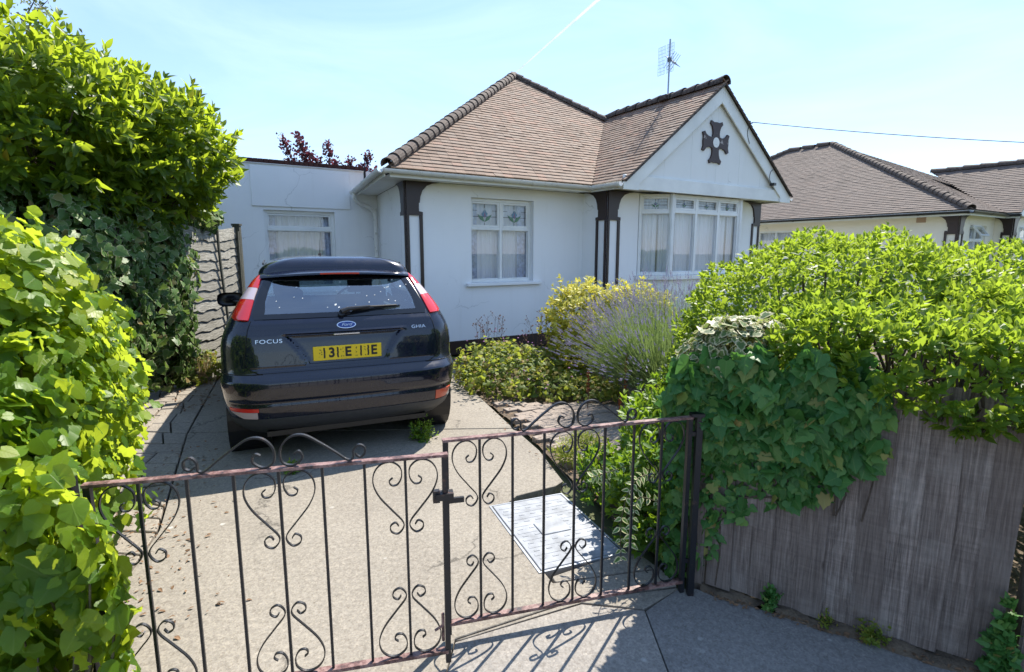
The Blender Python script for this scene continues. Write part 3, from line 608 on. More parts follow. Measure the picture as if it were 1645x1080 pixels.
def window(parent, T, a0, a1, b0, b1, cols, transom, d=-.09, fr=.05, lead=True, drapes=True, mat=None, net=True, name='window', toponly=None, label=None):
    mat = mat or M['upvc']; mb = MB(); dep = .07
    mb.box(a0, a0 + fr, b0, b1, d - dep, d, T); mb.box(a1 - fr, a1, b0, b1, d - dep, d, T)
    mb.box(a0 + fr, a1 - fr, b0, b0 + fr, d - dep, d, T); mb.box(a0 + fr, a1 - fr, b1 - fr, b1, d - dep, d, T)
    cs = [a0 + (a1 - a0) * c for c in cols]
    mu = [a0 + fr] + [x for c in cs for x in (c - fr * .5, c + fr * .5)] + [a1 - fr]
    for c in cs: mb.box(c - fr * .5, c + fr * .5, b0 + fr, b1 - fr, d - dep, d - .001, T)
    cells = []
    for i in range(0, len(mu), 2):
        if transom:
            mb.box(mu[i], mu[i + 1], transom - fr * .5, transom + fr * .5, d - dep, d - .002, T)
            cells += [(mu[i], mu[i + 1], b0 + fr, transom - fr * .5, 0), (mu[i], mu[i + 1], transom + fr * .5, b1 - fr, 1)]
        else: cells.append((mu[i], mu[i + 1], b0 + fr, b1 - fr, 0))
    w = mb.obj(name, mat, parent, bevel=.004)
    if label: w['label'] = label
    l4 = (MB(), MB(), MB(), MB())
    for (x0, x1, y0, y1, top) in cells:
        s = .034 if top else .012
        sb = MB(); q = d - (.012 if top else .03)
        sb.box(x0, x0 + s, y0, y1, d - .06, q, T); sb.box(x1 - s, x1, y0, y1, d - .06, q, T); sb.box(x0 + s, x1 - s, y0, y0 + s, d - .06, q, T); sb.box(x0 + s, x1 - s, y1 - s, y1, d - .06, q, T)
        sb.obj('sash', mat, w, bevel=.003)
        pb = MB(); pb.add([T(x0 + s * .7, y0 + s * .7, d - .045), T(x1 - s * .7, y0 + s * .7, d - .045), T(x1 - s * .7, y1 - s * .7, d - .045), T(x0 + s * .7, y1 - s * .7, d - .045)], [(0, 1, 2, 3)])
        pb.obj('pane', M['pane'], w, fixn=False)
        if top and lead: motif(l4, T, x0 + s, x1 - s, y0 + s, y1 - s, d - .044)
    if lead and transom:
        for b, mt in zip(l4, ('lead', 'stainblue', 'stainred', 'staingreen')):
            if b.v: b.obj('leaded_light', M[mt], w, kind='stuff')
    if net:
        n = int((a1 - a0) * 90); ph = random.uniform(0, 9)
        def wav(a, k=1): return .016 * math.sin(a * 46 + ph + 1.6 * math.sin(a * 11)) + .008 * math.sin(a * 101)
        P = [[T(a0 + .02 + (a1 - a0 - .04) * i / n, b, d - .16 + wav(a0 + (a1 - a0) * i / n)) for i in range(n + 1)] for b in (b0 + .01, (b0 + b1) / 2, b1 - .01)]
        cb = MB(); cb.grid(P); cb.obj('net_curtain', M['net'], w, smooth='all', fixn=False)
        if drapes:
            for lo, hi in ((a0 + .01, a0 + .01 + .16 * min(1.6, a1 - a0)), (a1 - .01 - .16 * min(1.6, a1 - a0), a1 - .01)):
                m_ = 24; P = [[T(lo + (hi - lo) * i / m_, b, d - .125 + .018 * math.sin(i * 1.9)) for i in range(m_ + 1)] for b in (b0 + .01, b1 - .01)]
                cb = MB(); cb.grid(P); cb.obj('curtain', M['drape'], w, smooth='all', fixn=False)
    rb = MB(); q0, q1 = d - .9, d - .24
    c8 = [T(a0 - .1, b0 - .1, q1), T(a1 + .1, b0 - .1, q1), T(a1 + .1, b1 + .1, q1), T(a0 - .1, b1 + .1, q1), T(a0 - .1, b0 - .1, q0), T(a1 + .1, b0 - .1, q0), T(a1 + .1, b1 + .1, q0), T(a0 - .1, b1 + .1, q0)]
    rb.add(c8, [(4, 5, 6, 7), (0, 1, 5, 4), (1, 2, 6, 5), (2, 3, 7, 6), (3, 0, 4, 7)]); rb.obj('room', M['interior'], w, fixn=False)
    return w
CH = .18; ZW = 2.64
wall(house, FT(0), -.65, 2.75, 0, ZW, [(.45, 1.66, 1.10, 2.46)], M['render'])
wall(house, LS, .22, 9, 0, ZW, [], M['render'])
wall(house, LT(2.75), -.65, -.0005, 0, ZW, [], M['render'], .2)
wall(house, FT(-.65), 2.951, 7.1, 0, ZW, [(3.5, 6.36, 1.12, 2.62)], M['render'], .2)
wall(house, RT(7.1), -.449, 9, 0, ZW, [], M['render'])
wall(house, lambda a, b, d: (a, 9 + d, b), -.43, 6.88, 0, ZW, [], M['render'])
mb = MB()   # plinth
mb.box(-.665, 2.735, -.016, 0, -.05, .17); mb.box(.001, 5, -.05, .17, .0, .015, LS); mb.box(2.735, 2.75, -.664, -.017, -.05, .17); mb.box(2.735, 7.115, -.666, -.6505, -.05, .17)
mb.obj('plinth', M['brown'], house)
window(house, FT(0), .45, 1.66, 1.10, 2.46, [.5], 1.98, label='small casement window with two leaded top lights and net curtains')
sb = MB(); sb.box(.34, 1.80, -.075, -.001, 1.045, 1.098); sb.obj('window_sill', M['render'], house, bevel=.008)
# bay window: front and two canted sides
bay = window(house, FT(-1.02), 3.97, 5.89, 1.18, 2.62, [1 / 3, 2 / 3], 2.32, d=0, fr=.06, drapes=False, name='bay_window', label='wide front of the bay window with three leaded top lights')
def canted(p0, p1):
    p0, p1 = Vector(p0), Vector(p1); dv = (p1 - p0); ln = dv.length; dv.normalize(); n = Vector((dv.y, -dv.x))
    return ln, (lambda a, b, d: tuple(p0 + dv * a + n * d) + (b,))
ln, CT = canted((3.50, -.66), (3.955, -1.02)); window(house, CT, 0, ln, 1.18, 2.62, [], 2.30, d=0, fr=.05, drapes=False, name='bay_window', label='canted side of the bay window')
ln, CT = canted((5.905, -1.02), (6.36, -.66)); window(house, CT, 0, ln, 1.18, 2.62, [], 2.30, d=0, fr=.05, drapes=False, name='bay_window')
mb = MB(); mb.prism([(3.45, -.652), (3.45, -.70), (3.93, -1.09), (5.93, -1.09), (6.41, -.70), (6.41, -.652)], 1.10, 1.178, lambda a, b, d: (a, b, d)); mb.obj('bay_sill', M['upvc'], house, bevel=.006)
mb = MB(); mb.prism([(3.52, -.652), (3.98, -1.0), (5.88, -1.0), (6.34, -.652)], -.02, 1.098, lambda a, b, d: (a, b, d)); mb.obj('bay_wall', M['render'], house)
for a_, b_ in ((3.955, -1.015), (5.905, -1.015)): mb = MB(); mb.tube([(a_, b_ - .003, 1.18), (a_, b_ - .003, 2.62)], .042, 8); mb.obj('bay_corner_post', M['upvc'], house)
# corner timbers
CAP = [(0, 2.637), (.54, 2.637), (.43, 2.622), (.33, 2.582), (.26, 2.51), (.225, 2.42), (.212, 2.33), (.196, 2.33), (.196, 2.205), (.258, 2.195), (.258, 2.145), (0, 2.145)]
def pilaster(T, a0, sg, label=None, k=1., side=False):
    mb = MB(); f = lambda P: [(a0 + sg * x * k, z) for x, z in P]
    cap = f(CAP); mb.prism(cap if sg > 0 else cap[::-1], .001, .034, T)
    lo, hi = sorted((a0, a0 + sg * .04 * k)); mb.box(lo, hi, .17, 2.143, .001, .026, T)
    lo, hi = sorted((a0 + sg * .21 * k, a0 + sg * .258 * k)); mb.box(lo, hi, .17, 2.143, .001, .026, T)
    return mb.obj('corner_timber', M['brown'], house)
pilaster(FT(0), -.65, 1); pilaster(LS, 0.002, 1)
pilaster(FT(-.65), 2.75, 1, k=1.1); pilaster(LT(2.75), -.648, 1, k=1.02)
pilaster(FT(-.65), 7.1, -1); pilaster(RT(7.1), -.648, 1)
# soffit, fascia
mb = MB(); mb.box(-1.03, 2.60, -.40, -.0, 2.645, 2.66); mb.box(.0, 9, 2.645, 2.66, .001, .38, LS); mb.box(2.62, 7.22, -1.16, -.0, 2.662, 2.672); mb.obj('soffit', M['whitewood'], house)
mb = MB(); mb.box(-1.03, 2.605, -.42, -.401, 2.62, 2.745); mb.box(-.42, 9, 2.62, 2.745, .381, .40, LS); mb.box(2.585, 2.604, -1.15, -.421, 2.62, 2.745); mb.box(7.25, 7.27, -1.15, 9, 2.62, 2.745)
mb.obj('fascia_board', M['whitewood'], house)
def gutter(parent, p0, p1, mat, r=.056, name='gutter'):
    p0, p1 = Vector(p0), Vector(p1); d = (p1 - p0).normalized(); s = Vector((d.y, -d.x, 0)); mb = MB()
    prof = [(r * math.cos(a), r * math.sin(a)) for a in np.linspace(math.pi, 2 * math.pi, 11)] + [((r - .008) * math.cos(a), (r - .008) * math.sin(a)) for a in np.linspace(2 * math.pi, math.pi, 11)]
    T = lambda a, b, dd: tuple(p0 + s * a + Vector((0, 0, b)) + d * dd); mb.prism(prof, 0, (p1 - p0).length, T)
    n = max(2, int((p1 - p0).length / 1.1)); R2 = r + .007
    ring = [(R2 * math.cos(a), R2 * math.sin(a)) for a in np.linspace(math.pi, 2 * math.pi, 11)] + [((r + .001) * math.cos(a), (r + .001) * math.sin(a)) for a in np.linspace(2 * math.pi, math.pi, 11)]
    for i in range(n + 1):
        t = min(max(.02, (p1 - p0).length * i / n), (p1 - p0).length - .06); mb.prism(ring, t, t + .05, T)
    return mb.obj(name, mat, parent)
gutter(house, (-1.165, -.478, 2.715), (2.54, -.478, 2.705), M['gutter']); gutter(house, (-.765, 2.28, 2.68), (-1.175, -.47, 2.717), M['gutter'])
gutter(house, (2.527, -.44, 2.707), (2.527, -1.20, 2.70), M['gutter']); gutter(house, (7.33, -1.2, 2.70), (7.33, 6, 2.70), M['gutter'])
mb = MB(); mb.tube(spline([(-.79, 2.1, 2.65), (-.78, 2.1, 2.54), (-.68, 2.14, 2.46), (-.50, 2.18, 2.41), (-.40, 2.2, 2.32), (-.385, 2.2, 2.2), (-.385, 2.2, .1)], 5), .038, 10); mb.tube([(-.39, 2.2, 2.24), (-.39, 2.2, 2.36)], .045, 10)
mb.obj('downpipe', M['gutter'], house, smooth=40)

# tiled roofs
BOXT = (np.array([(-.5, 0, 0), (.5, 0, 0), (.5, 1, 0), (-.5, 1, 0), (-.5, 0, 1), (.5, 0, 1), (.5, 1, 1), (-.5, 1, 1)], float), [(4, 5, 6, 7), (0, 1, 5, 4), (1, 2, 6, 5), (3, 0, 4, 7)], np.zeros(8))
def pieces(parent, root, T, mats, rnd, mat, name, stuffname, singles):
    """mats in the root's local frame"""
    Rw = np.array(Matrix.Rotation(root.rotation_euler.z, 3, 'Z')); pw = mats[:, :3, 3] @ Rw.T + np.array(root.location); d = pw - CAMP; dist = np.linalg.norm(d, axis=1)
    nz_ = mats[:, :3, 2] / np.linalg.norm(mats[:, :3, 2], axis=1, keepdims=True) @ Rw.T; dep = d @ CF
    ok = (dep > .1) & (abs(d[:, 0] / np.maximum(dep, .1) * 860) < 820) & (abs((d @ CU) / np.maximum(dep, .1) * 860) < 540)
    sc = np.where(ok, np.maximum(0, -(nz_ * d / dist[:, None]).sum(1)) / dist ** 2, 0); idx = np.argsort(-sc)[:singles]; idx = idx[sc[idx] > 0]; rest = np.setdiff1d(np.arange(len(mats)), idx)
    K = 8; var = [leaf_mesh(name, T, np.eye(4)[None], np.array([(k + .5) / K]), mat) for k in range(K)]
    for m in var: m.polygons.foreach_set('use_smooth', np.zeros(len(m.polygons), bool))
    for i in idx: link_mesh(name, var[int(rnd[i] * K) % K], parent, Matrix(mats[i].tolist()))
    if len(rest):
        me = leaf_mesh(stuffname, T, mats[rest], rnd[rest], mat); me.polygons.foreach_set('use_smooth', np.zeros(len(me.polygons), bool)); link_mesh(stuffname, me, parent)['kind'] = 'stuff'
def tile_mats(poly3, w=.166, gauge=.1, th=.013, lift=.026):
    """poly3: plane polygon, first edge = eave. returns matrices of plain tiles"""
    P = [np.array(p, float) for p in poly3]; o = P[0]; a = P[1] - P[0]; a /= np.linalg.norm(a); n = np.cross(P[1] - P[0], P[-1] - P[0]); n /= np.linalg.norm(n)
    if n[2] < 0: n = -n
    s = np.cross(n, a); 
    if s[2] < 0: s = -s
    pa = [((p - o) @ a, (p - o) @ s) for p in P]; S = max(b for _, b in pa); out = []; k = 0
    while k * gauge < S:
        t = k * gauge; tt = min(t + .05, S - .01); xs = []
        for i in range(len(pa)):
            (x1, y1), (x2, y2) = pa[i], pa[(i + 1) % len(pa)]
            if (y1 - tt) * (y2 - tt) < 0: xs.append(x1 + (x2 - x1) * (tt - y1) / (y2 - y1))
        if len(xs) >= 2:
            lo, hi = min(xs), max(xs); x = lo - (.5 * w if k % 2 else 0) 
            if k % 2 == 0: x -= 0
            while x < hi:
                l, h = max(x + .0009, lo), min(x + w - .0009, hi)
                if h - l > .02: out.append(((l + h) / 2, t, h - l))
                x += w
        k += 1
    q = np.array(out); N = len(q); tilt = (lift - .006) / .19
    yv = s - n * tilt; yv /= np.linalg.norm(yv); zv = np.cross(a, yv); zv *= np.sign(zv @ n)
    m = np.zeros((N, 4, 4)); jit = rng.normal(size=N) * .0013
    tw = rng.normal(size=N) * .005
    m[:, :3, 0] = (a[None] + s[None] * tw[:, None]) * q[:, 2:3]; m[:, :3, 1] = yv * .185; m[:, :3, 2] = zv * th
    m[:, :3, 3] = o + q[:, :1] * a + (q[:, 1:2] + rng.normal(size=(N, 1)) * .0012) * s + n * (lift - .012 + jit)[:, None]; m[:, 3, 3] = 1
    return m
def cap_template(r, L, n=9):
    V = []; F = []
    for rr, y in ((r * 1.13, 0), (r * .92, L)):
        for k in range(n + 1): an = R(-12) + R(204) * k / n; V.append((rr * math.cos(an), y, rr * math.sin(an) * .92))
        for k in range(n + 1): an = R(-12) + R(204) * k / n; V.append(((rr - .018) * math.cos(an), y, (rr - .018) * math.sin(an) * .92))
    m = n + 1
    for k in range(n): F += [(k, k + 1, 2 * m + k + 1, 2 * m + k), (m + k, 3 * m + k, 3 * m + k + 1, m + k + 1), (k, m + k, m + k + 1, k + 1), (2 * m + k, 2 * m + k + 1, 3 * m + k + 1, 3 * m + k)]
    return (np.array(V), F, np.zeros(len(V)))
def caps(parent, root, p0, p1, r=.115, L=.30, step=.22, mat='ridge', name='ridge_tile', lift=.0):
    p0, p1 = np.array(p0, float), np.array(p1, float); d = p1 - p0; ln = np.linalg.norm(d); d /= ln; x = np.cross(d, [0, 0, 1.]); x /= np.linalg.norm(x); z = np.cross(x, d); T = cap_template(r, L)
    n = max(1, int(ln / step)); st = ln / n; m = np.zeros((n, 4, 4)); tl = .02
    for i in range(n):
        y2 = d - z * tl + x * random.uniform(-.025, .025); y2 /= np.linalg.norm(y2)
        m[i, :3, 0] = x; m[i, :3, 1] = y2; m[i, :3, 2] = z; m[i, :3, 3] = p0 + d * (i * st) + z * (lift + .012 + random.uniform(-.006, .006)); m[i, 3, 3] = 1
    pieces(parent, root, T, m, rng.uniform(size=n) * .999, M[mat], name, 'ridge_tiles', 300)
def roof_deck(parent, polys, name='roof'):
    mb = MB()
    for p in polys: mb.add(p, [tuple(range(len(p)))])
    return mb.obj(name, M['deck'], parent, fixn=False)
ZE = 2.745; APX = (3.22, 3.1, ZE + 3.52 * .784); ZR = ZE + 2.33 * .784
front = [(-1.07, -.44, ZE - .015), (2.58, -.44, ZE - .015), (4.81, 1.79, ZE + 2.21 * .784), APX]
gl = [(2.58, -.44, ZE - .015), (2.58, -1.25, ZE - .015), (4.93, -1.25, ZR), (4.93, 1.91, ZR), (4.81, 1.79, ZE + 2.21 * .784)]
gleft = [(2.58, -1.25, ZE - .015), (2.58, -.44, ZE - .015), (4.81, 1.79, ZE + 2.21 * .784), (4.93, 1.91, ZR), (4.93, -1.25, ZR)]
gright = [(7.28, -.44, ZE - .015), (7.28, -1.25, ZE - .015), (4.93, -1.25, ZR), (4.93, 1.91, ZR)]
BL = (-1.07 + LSK * 9.84, 9.4, ZE - .015); lefts = [BL, (-1.07, -.44, ZE - .015), APX]
rights = [(7.51, -.44, ZE - .015), (7.51, 9.4, ZE - .015), APX]
back = [(7.51, 9.4, ZE - .015), BL, APX]
roof = roof_deck(house, [front, gleft, gright, lefts, rights, back])
tm = np.concatenate([tile_mats(front), tile_mats(gleft)])
pieces(roof, house, BOXT, tm, rng.uniform(size=len(tm)) * .999, M['tile'], 'tile', 'tile_courses', 300)
tm = np.concatenate([tile_mats(gright), tile_mats([(-1.07 + LSK * 4.4, 3.96, ZE - .015), (-1.07, -.44, ZE - .015), APX])])
pieces(roof, house, BOXT, tm, rng.uniform(size=len(tm)) * .999, M['tile'], 'tile', 'side_tile_courses', 0)
caps(roof, house, (-1.06, -.43, ZE + .02), APX, .096, .28, .20)
caps(roof, house, (7.50, -.43, ZE + .02), APX, .098, .28, .205)
caps(roof, house, (4.93, -1.26, ZR + .0), (4.93, 1.75, ZR + .0), .115, .32, .30)
# lead valley and stepped verge mortar
mb = MB(); mb.tube([(2.585, -1.245, ZE - .02), (4.93, -1.245, ZR - .02)], .018, 5); mb.tube([(7.275, -1.245, ZE - .02), (4.93, -1.245, ZR - .02)], .018, 5); mb.obj('verge_mortar', M['ridge'], roof)
# gable end
GT = FT(-1.10)
sl = .784
mb = MB(); mb.prism([(2.75, 2.79), (7.11, 2.79), (4.93, 2.79 + 2.18 * sl - .12)], 0, .03, GT); mb.obj('gable_panel', M['gable'], house)
mb = MB(); mb.box(2.62, 7.24, 2.615, 2.84, .031, .075, GT); mb.obj('gable_beam', M['whitewood'], house, bevel=.006)
mb = MB(); mb.box(2.9, 6.96, 2.842, 2.862, .031, .05, GT)
for i in range(1, 6): mb.box(2.9 + i * .68 - .0015, 2.9 + i * .68 + .0015, 2.864, min(2.86 + 1.4, 2.79 + (2.18 - abs(2.9 + i * .68 - 4.93)) * sl - .22), .0302, .033, GT)
mb.obj('gable_moulding', M['whitewood'], house)
for sg in (-1, 1):
    x = lambda t: 4.93 + sg * t
    P = [(x(2.345), ZE - .03), (x(0.0), ZR - .02), (x(0.0), ZR - .33), (x(2.00), ZE - .05), (x(2.00), 2.60), (x(2.345), 2.60)]
    mb = MB(); mb.prism(P if sg < 0 else P[::-1], .077, .105, GT); mb.obj('bargeboard', M['whitewood'], house, bevel=.004)
    mb = MB(); mb.add([(4.93 + sg * 2.33, -1.15, ZE - .035), (4.93 + sg * 2.33, -.63, ZE - .035), (4.93, -.63, ZR - .03), (4.93, -1.15, ZR - .03)], [(0, 1, 2, 3)]); mb.obj('verge_soffit', M['whitewood'], house)
# worn cross emblem on the gable
def arc(c, r, a0, a1, n): return [(c[0] + r * math.cos(R(a0 + (a1 - a0) * i / n)), c[1] + r * math.sin(R(a0 + (a1 - a0) * i / n))) for i in range(n + 1)]
arm = [(-.10, .10), (-.088, .15), (-.095, .21), (-.122, .275), (-.172, .318), (-.150, .372), (-.08, .345), (0, .352), (.08, .345), (.150, .372), (.172, .318), (.122, .275), (.095, .21), (.088, .15), (.10, .10)]
cpoly = []
for q in range(4):
    cs, sn = math.cos(-q * math.pi / 2), math.sin(-q * math.pi / 2); cpoly += [(4.87 + x * cs - y * sn, 3.56 + x * sn + y * cs) for x, y in arm]
cpoly = cpoly[::-1]
mb = MB(); mb.prism(cpoly, .031, .062, GT); em = mb.obj('cross_emblem', M['crossp'], house, bevel=.004)
mb = MB(); mb.prism(arc((4.87, 3.56), .088, 0, 345, 22), .063, .066, GT); mb.obj('emblem_centre', M['gable'], em)
# small fittings on the gable: security lamp, cable hook
mb = MB(); mb.box(6.52, 6.60, 2.90, 2.95, .11, .20, GT); mb.tube(spline([GT(6.56, 2.95, .12), GT(6.50, 3.02, .11), GT(6.52, 3.16, .11), GT(6.60, 3.22, .12)], 5), .006, 5); mb.obj('outside_light', M['blackplastic'], house)
mb = MB(); mb.tube([GT(5.72, 3.98, .106), GT(5.72, 3.98, .19)], .012, 6); mb.box(5.69, 5.75, 3.99, 4.03, .106, .13, GT); mb.tube(spline([GT(5.72, 3.97, .12), GT(5.70, 3.8, .11), GT(5.78, 3.62, .115)], 5), .005, 5); mb.obj('cable_hook', M['blackplastic'], house)

# flat-roofed side extension
wall(house, FT(2.35), -4.2, -.295, 0, 3.06, [(-2.27, -1.09, .95, 2.31)], M['render'], .22, 'extension_wall')
wall(house, LT(-4.2), 2.571, 7, 0, 3.06, [], M['render'], .22, 'extension_wall')
mb = MB(); mb.box(-3.98, -.30, 2.58, 7, 2.85, 2.95); mb.obj('flat_roof', M['asphalt'], house)
mb = MB(); mb.box(-2.44, -.80, 2.365, 3.03, .001, .022, FT(2.35)); mb.obj('lintel_render', M['render'], house, bevel=.006)
window(house, FT(2.35), -2.27, -1.09, .95, 2.31, [], 1.99, d=-.06, fr=.055, lead=False, label='wide two-light window of the flat-roofed extension')
mb = MB(); mb.box(-2.36, -1.0, .89, .948, 0.001, .07, FT(2.35)); mb.obj('window_sill', M['render'], house)
cop = MB(); cop.box(-4.25, -.53, 3.061, 3.069, -.26, .035, FT(2.35)); cop = cop.obj('coping', M['render'], house)
bm_ = [MB().box(-.036, .036, -.235, .0, 0, .068) for _ in range(1)][0]
bv = []
for k in range(5):
    b = MB(); b.cur = (k + .5) / 5; b.box(-.0365, .0365, 0, .235, 0, .07); bv.append(b.mesh('brick', M['copbrick']))
for i in range(46):
    u_ = -4.19 + i * .0805
    link_mesh('brick', bv[random.randrange(5)], cop, Matrix.Translation((u_, 2.332 + random.uniform(-.006, .006), 3.07)) @ Matrix.Rotation(random.uniform(-.03, .03), 4, 'Y'))
mb = MB(); mb.box(-.528, -.49, 2.34, 2.57, 2.80, 3.14); mb.obj('coping_flashing', M['blackplastic'], house)

# TV aerial on the gable ridge (stands on the house roof)
ap = world_of(house, (4.93, .08, ZR + .08)); aer = empty('television_aerial', ap, HR, 'grid-backed television aerial on a thin mast above the gable ridge', 'aerial')
mb = MB(); mb.tube([(0, 0, 0), (0, 0, 1.05)], .016, 8); mb.obj('mast', M['alu'], aer)
mb = MB(); mb.tube([(-.05, 0, .67), (.28, .08, .69)], .011, 6); mb.obj('boom', M['alu'], aer)
for sg in (-1, 1):
    mb = MB(); y0 = .02
    for k in range(6): mb.tube([(-.10, sg * (.02 + .035 * k), .40), (-.10, sg * (.02 + .035 * k), .92)], .0026, 4)
    for k in range(9): mb.tube([(-.10, sg * .02, .40 + .065 * k), (-.10, sg * .195, .40 + .065 * k)], .0026, 4)
    mb.obj('reflector_grid', M['alu'], aer)
mb = MB()
for k in range(4):
    x = .0 + .09 * k; yy = .03 * k; zz = .675 + .005 * k
    for a_, b_ in ((-.13, -.09), (.13, -.09), (-.13, .09), (.13, .09)): mb.tube([(x, yy, zz), (x, yy + a_, zz + b_ * 1.3)], .005, 5)
mb.obj('director_elements', M['alu'], aer)
mb = MB(); mb.box(-.03, .03, -.03, .03, .64, .71); mb.obj('clamp', M['blackplastic'], aer)
mb = MB(); mb.box(-.16, .12, -.10, .10, -.10, .0); mb.obj('ridge_bracket', M['ridge'], aer, bevel=.01)

# telephone wire from the gable
c0 = Vector(world_of(house, (5.72, -1.29, 3.99))); c1 = Vector((15.5, 9.5, 3.36)); pts = []
for i in range(25): t = i / 24; p = c0.lerp(c1, t); p.z -= .35 * 4 * t * (1 - t) * .5; pts.append(p - c0)
wr = MB(); wr.tube(pts, .007, 5); o = wr.obj('telephone_wire', M['cable'], smooth='all', label='thin black telephone wire running from the white gable across the sky', cat='cable'); o.location = c0

# ------------------------------------------------------------ neighbouring bungalow
N0 = world_of(house, (13.5, -2.05, 0)); nb = empty('neighbour_bungalow', N0, HR, 'cream bungalow with grey-brown tiled hip roof beyond the hedge', 'house')
def nl(*p): return (p[0] - 13.5, p[1] + 2.05, p[2])
wall(nb, LT(0), .22, 12, 0, 2.56, [(4.35, 5.6, 1.2, 2.29)], M['cream']); wall(nb, FT(0), 0, 2.45, 0, 2.56, [(.75, 1.9, 1.0, 2.3)], M['cream']); wall(nb, LT(2.45), -.4, -.001, 0, 2.56, [], M['cream']); wall(nb, FT(-.4), 2.671, 7.6, 0, 2.56, [(3.0, 4.4, 1.0, 2.3)], M['cream'])
wall(nb, RT(7.6), -.18, 12, 0, 2.56, [], M['cream'])
window(nb, LT(0), 4.35, 5.6, 1.2, 2.29, [.5], None, lead=False, drapes=False, d=-.05)
window(nb, FT(0), .75, 1.9, 1.0, 2.3, [.5], 1.9, lead=False, drapes=False, d=-.05)
nw = window(nb, FT(-.4), 3.0, 4.4, 1.0, 2.3, [.5], 1.95, lead=False, drapes=False, d=.02)
# open top-hung vents
for T_, a0, a1, b1 in ((FT(-.4), 2.99, 3.7, 2.27), (FT(0), .76, 1.32, 2.27)):
    mb = MB(); ca, sa = math.cos(R(38)), math.sin(R(38)); T2 = lambda a, b, d, T_=T_, b1=b1: T_(a, b1 - (b1 - b) * ca + d * sa, .03 + (b1 - b) * sa + d * ca)
    h = .34; f_ = .045
    mb.box(a0, a0 + f_, b1 - h, b1, 0, .04, T2); mb.box(a1 - f_, a1, b1 - h, b1, 0, .04, T2); mb.box(a0 + f_, a1 - f_, b1 - h, b1 - h + f_, 0, .04, T2); mb.box(a0 + f_, a1 - f_, b1 - f_, b1, 0, .04, T2)
    ov = mb.obj('open_vent', M['upvc'], nb); pb = MB(); pb.add([T2(a0 + f_, b1 - h + f_, .02), T2(a1 - f_, b1 - h + f_, .02), T2(a1 - f_, b1 - f_, .02), T2(a0 + f_, b1 - f_, .02)], [(0, 1, 2, 3)]); pb.obj('pane', M['pane'], ov, fixn=False)
house_keep = house; house = nb
CAP = [(x, z - .09) for x, z in CAP]
pilaster(LT(0), 0.002, 1, k=1.1); pilaster(FT(0), 0, 1, k=1.1); pilaster(LT(2.45), -.398, 1, k=.9); pilaster(FT(-.4), 2.45, 1, k=1.1); house = house_keep
mb = MB(); mb.box(-.42, 2.05, -.32, -.0005, 2.565, 2.58); mb.box(-.42, -.0005, 0, 12, 2.565, 2.58); mb.box(2.06, 7.9, -.62, -.0005, 2.567, 2.582); mb.obj('soffit', M['whitewood'], nb)
mb = MB(); mb.box(-.42, 2.02, -.34, -.321, 2.50, 2.64); mb.box(-.44, -.421, -.34, 12, 2.50, 2.64); mb.box(2.04, 2.06, -.62, -.341, 2.50, 2.64); mb.obj('fascia_board', M['whitewood'], nb)
gutter(nb, (-.495, 12, 2.60), (-.495, -.36, 2.60), M['blackplastic']); gutter(nb, (-.55, -.40, 2.60), (2.0, -.40, 2.60), M['blackplastic']); gutter(nb, (1.99, -.40, 2.60), (1.99, -.66, 2.60), M['blackplastic'])
mb = MB(); mb.box(.73, .95, 2.38, 2.52, .001, .012, LT(0)); mb.obj('air_brick', M['airb'], nb)
z2 = 2.63; RF = (17.4 - 13.5, 3.35 + 2.05, 5.53); RB = (17.4 - 13.5, 5.0 + 2.05, 5.53)
nlft = [(-.46, 12.3, z2), (-.46, -.36, z2), RF, RB]; nfr = [(-.46, -.36, z2), (8.2, -.36, z2), RF]
wz = z2 + 2.2 * .70; wg = [(2.0, -.66, z2), (2.0, -.2, z2), (4.2, 2.3, wz), (4.2, -.66, wz)]; wg2 = [(6.4, -.2, z2), (6.4, -.66, z2), (4.2, -.66, wz), (4.2, 2.3, wz)]
nroof = roof_deck(nb, [nlft, nfr, wg, wg2, [(8.2, -.36, z2), (8.2, 12.3, z2), RB, RF], [(8.2, 12.3, z2), (-.46, 12.3, z2), RB]])
tm = tile_mats(nlft); tm = np.concatenate([tm, tile_mats(wg), tile_mats(nfr)])
pieces(nroof, nb, BOXT, tm, rng.uniform(size=len(tm)) * .999, M['tile2'], 'tile', 'tile_courses', 300)
caps(nroof, nb, (-.45, -.35, z2 + .02), RF, .105, .29, .20); caps(nroof, nb, (-.45, 12.2, z2 + .02), RB, .12, .3, .22); caps(nroof, nb, RB, RF, .125, .45, .42); caps(nroof, nb, (4.2, 2.3, wz), (4.2, -.68, wz), .115, .45, .42)
mb = MB(); mb.prism([(2.5, 2.585), (5.9, 2.585), (4.2, wz - .1)], 0, .04, FT(-.41)); mb.obj('gable_panel', M['gable'], nb)
mb = MB()
for sg in (-1, 1): P = [(4.2 + sg * 2.2, z2 - .02), (4.2, wz - .02), (4.2, wz - .2), (4.2 + sg * 2.0, z2 - .10)]; mb.prism(P if sg < 0 else P[::-1], 0, .03, FT(-.62))
mb.obj('bargeboard', M['whitewood'], nb)
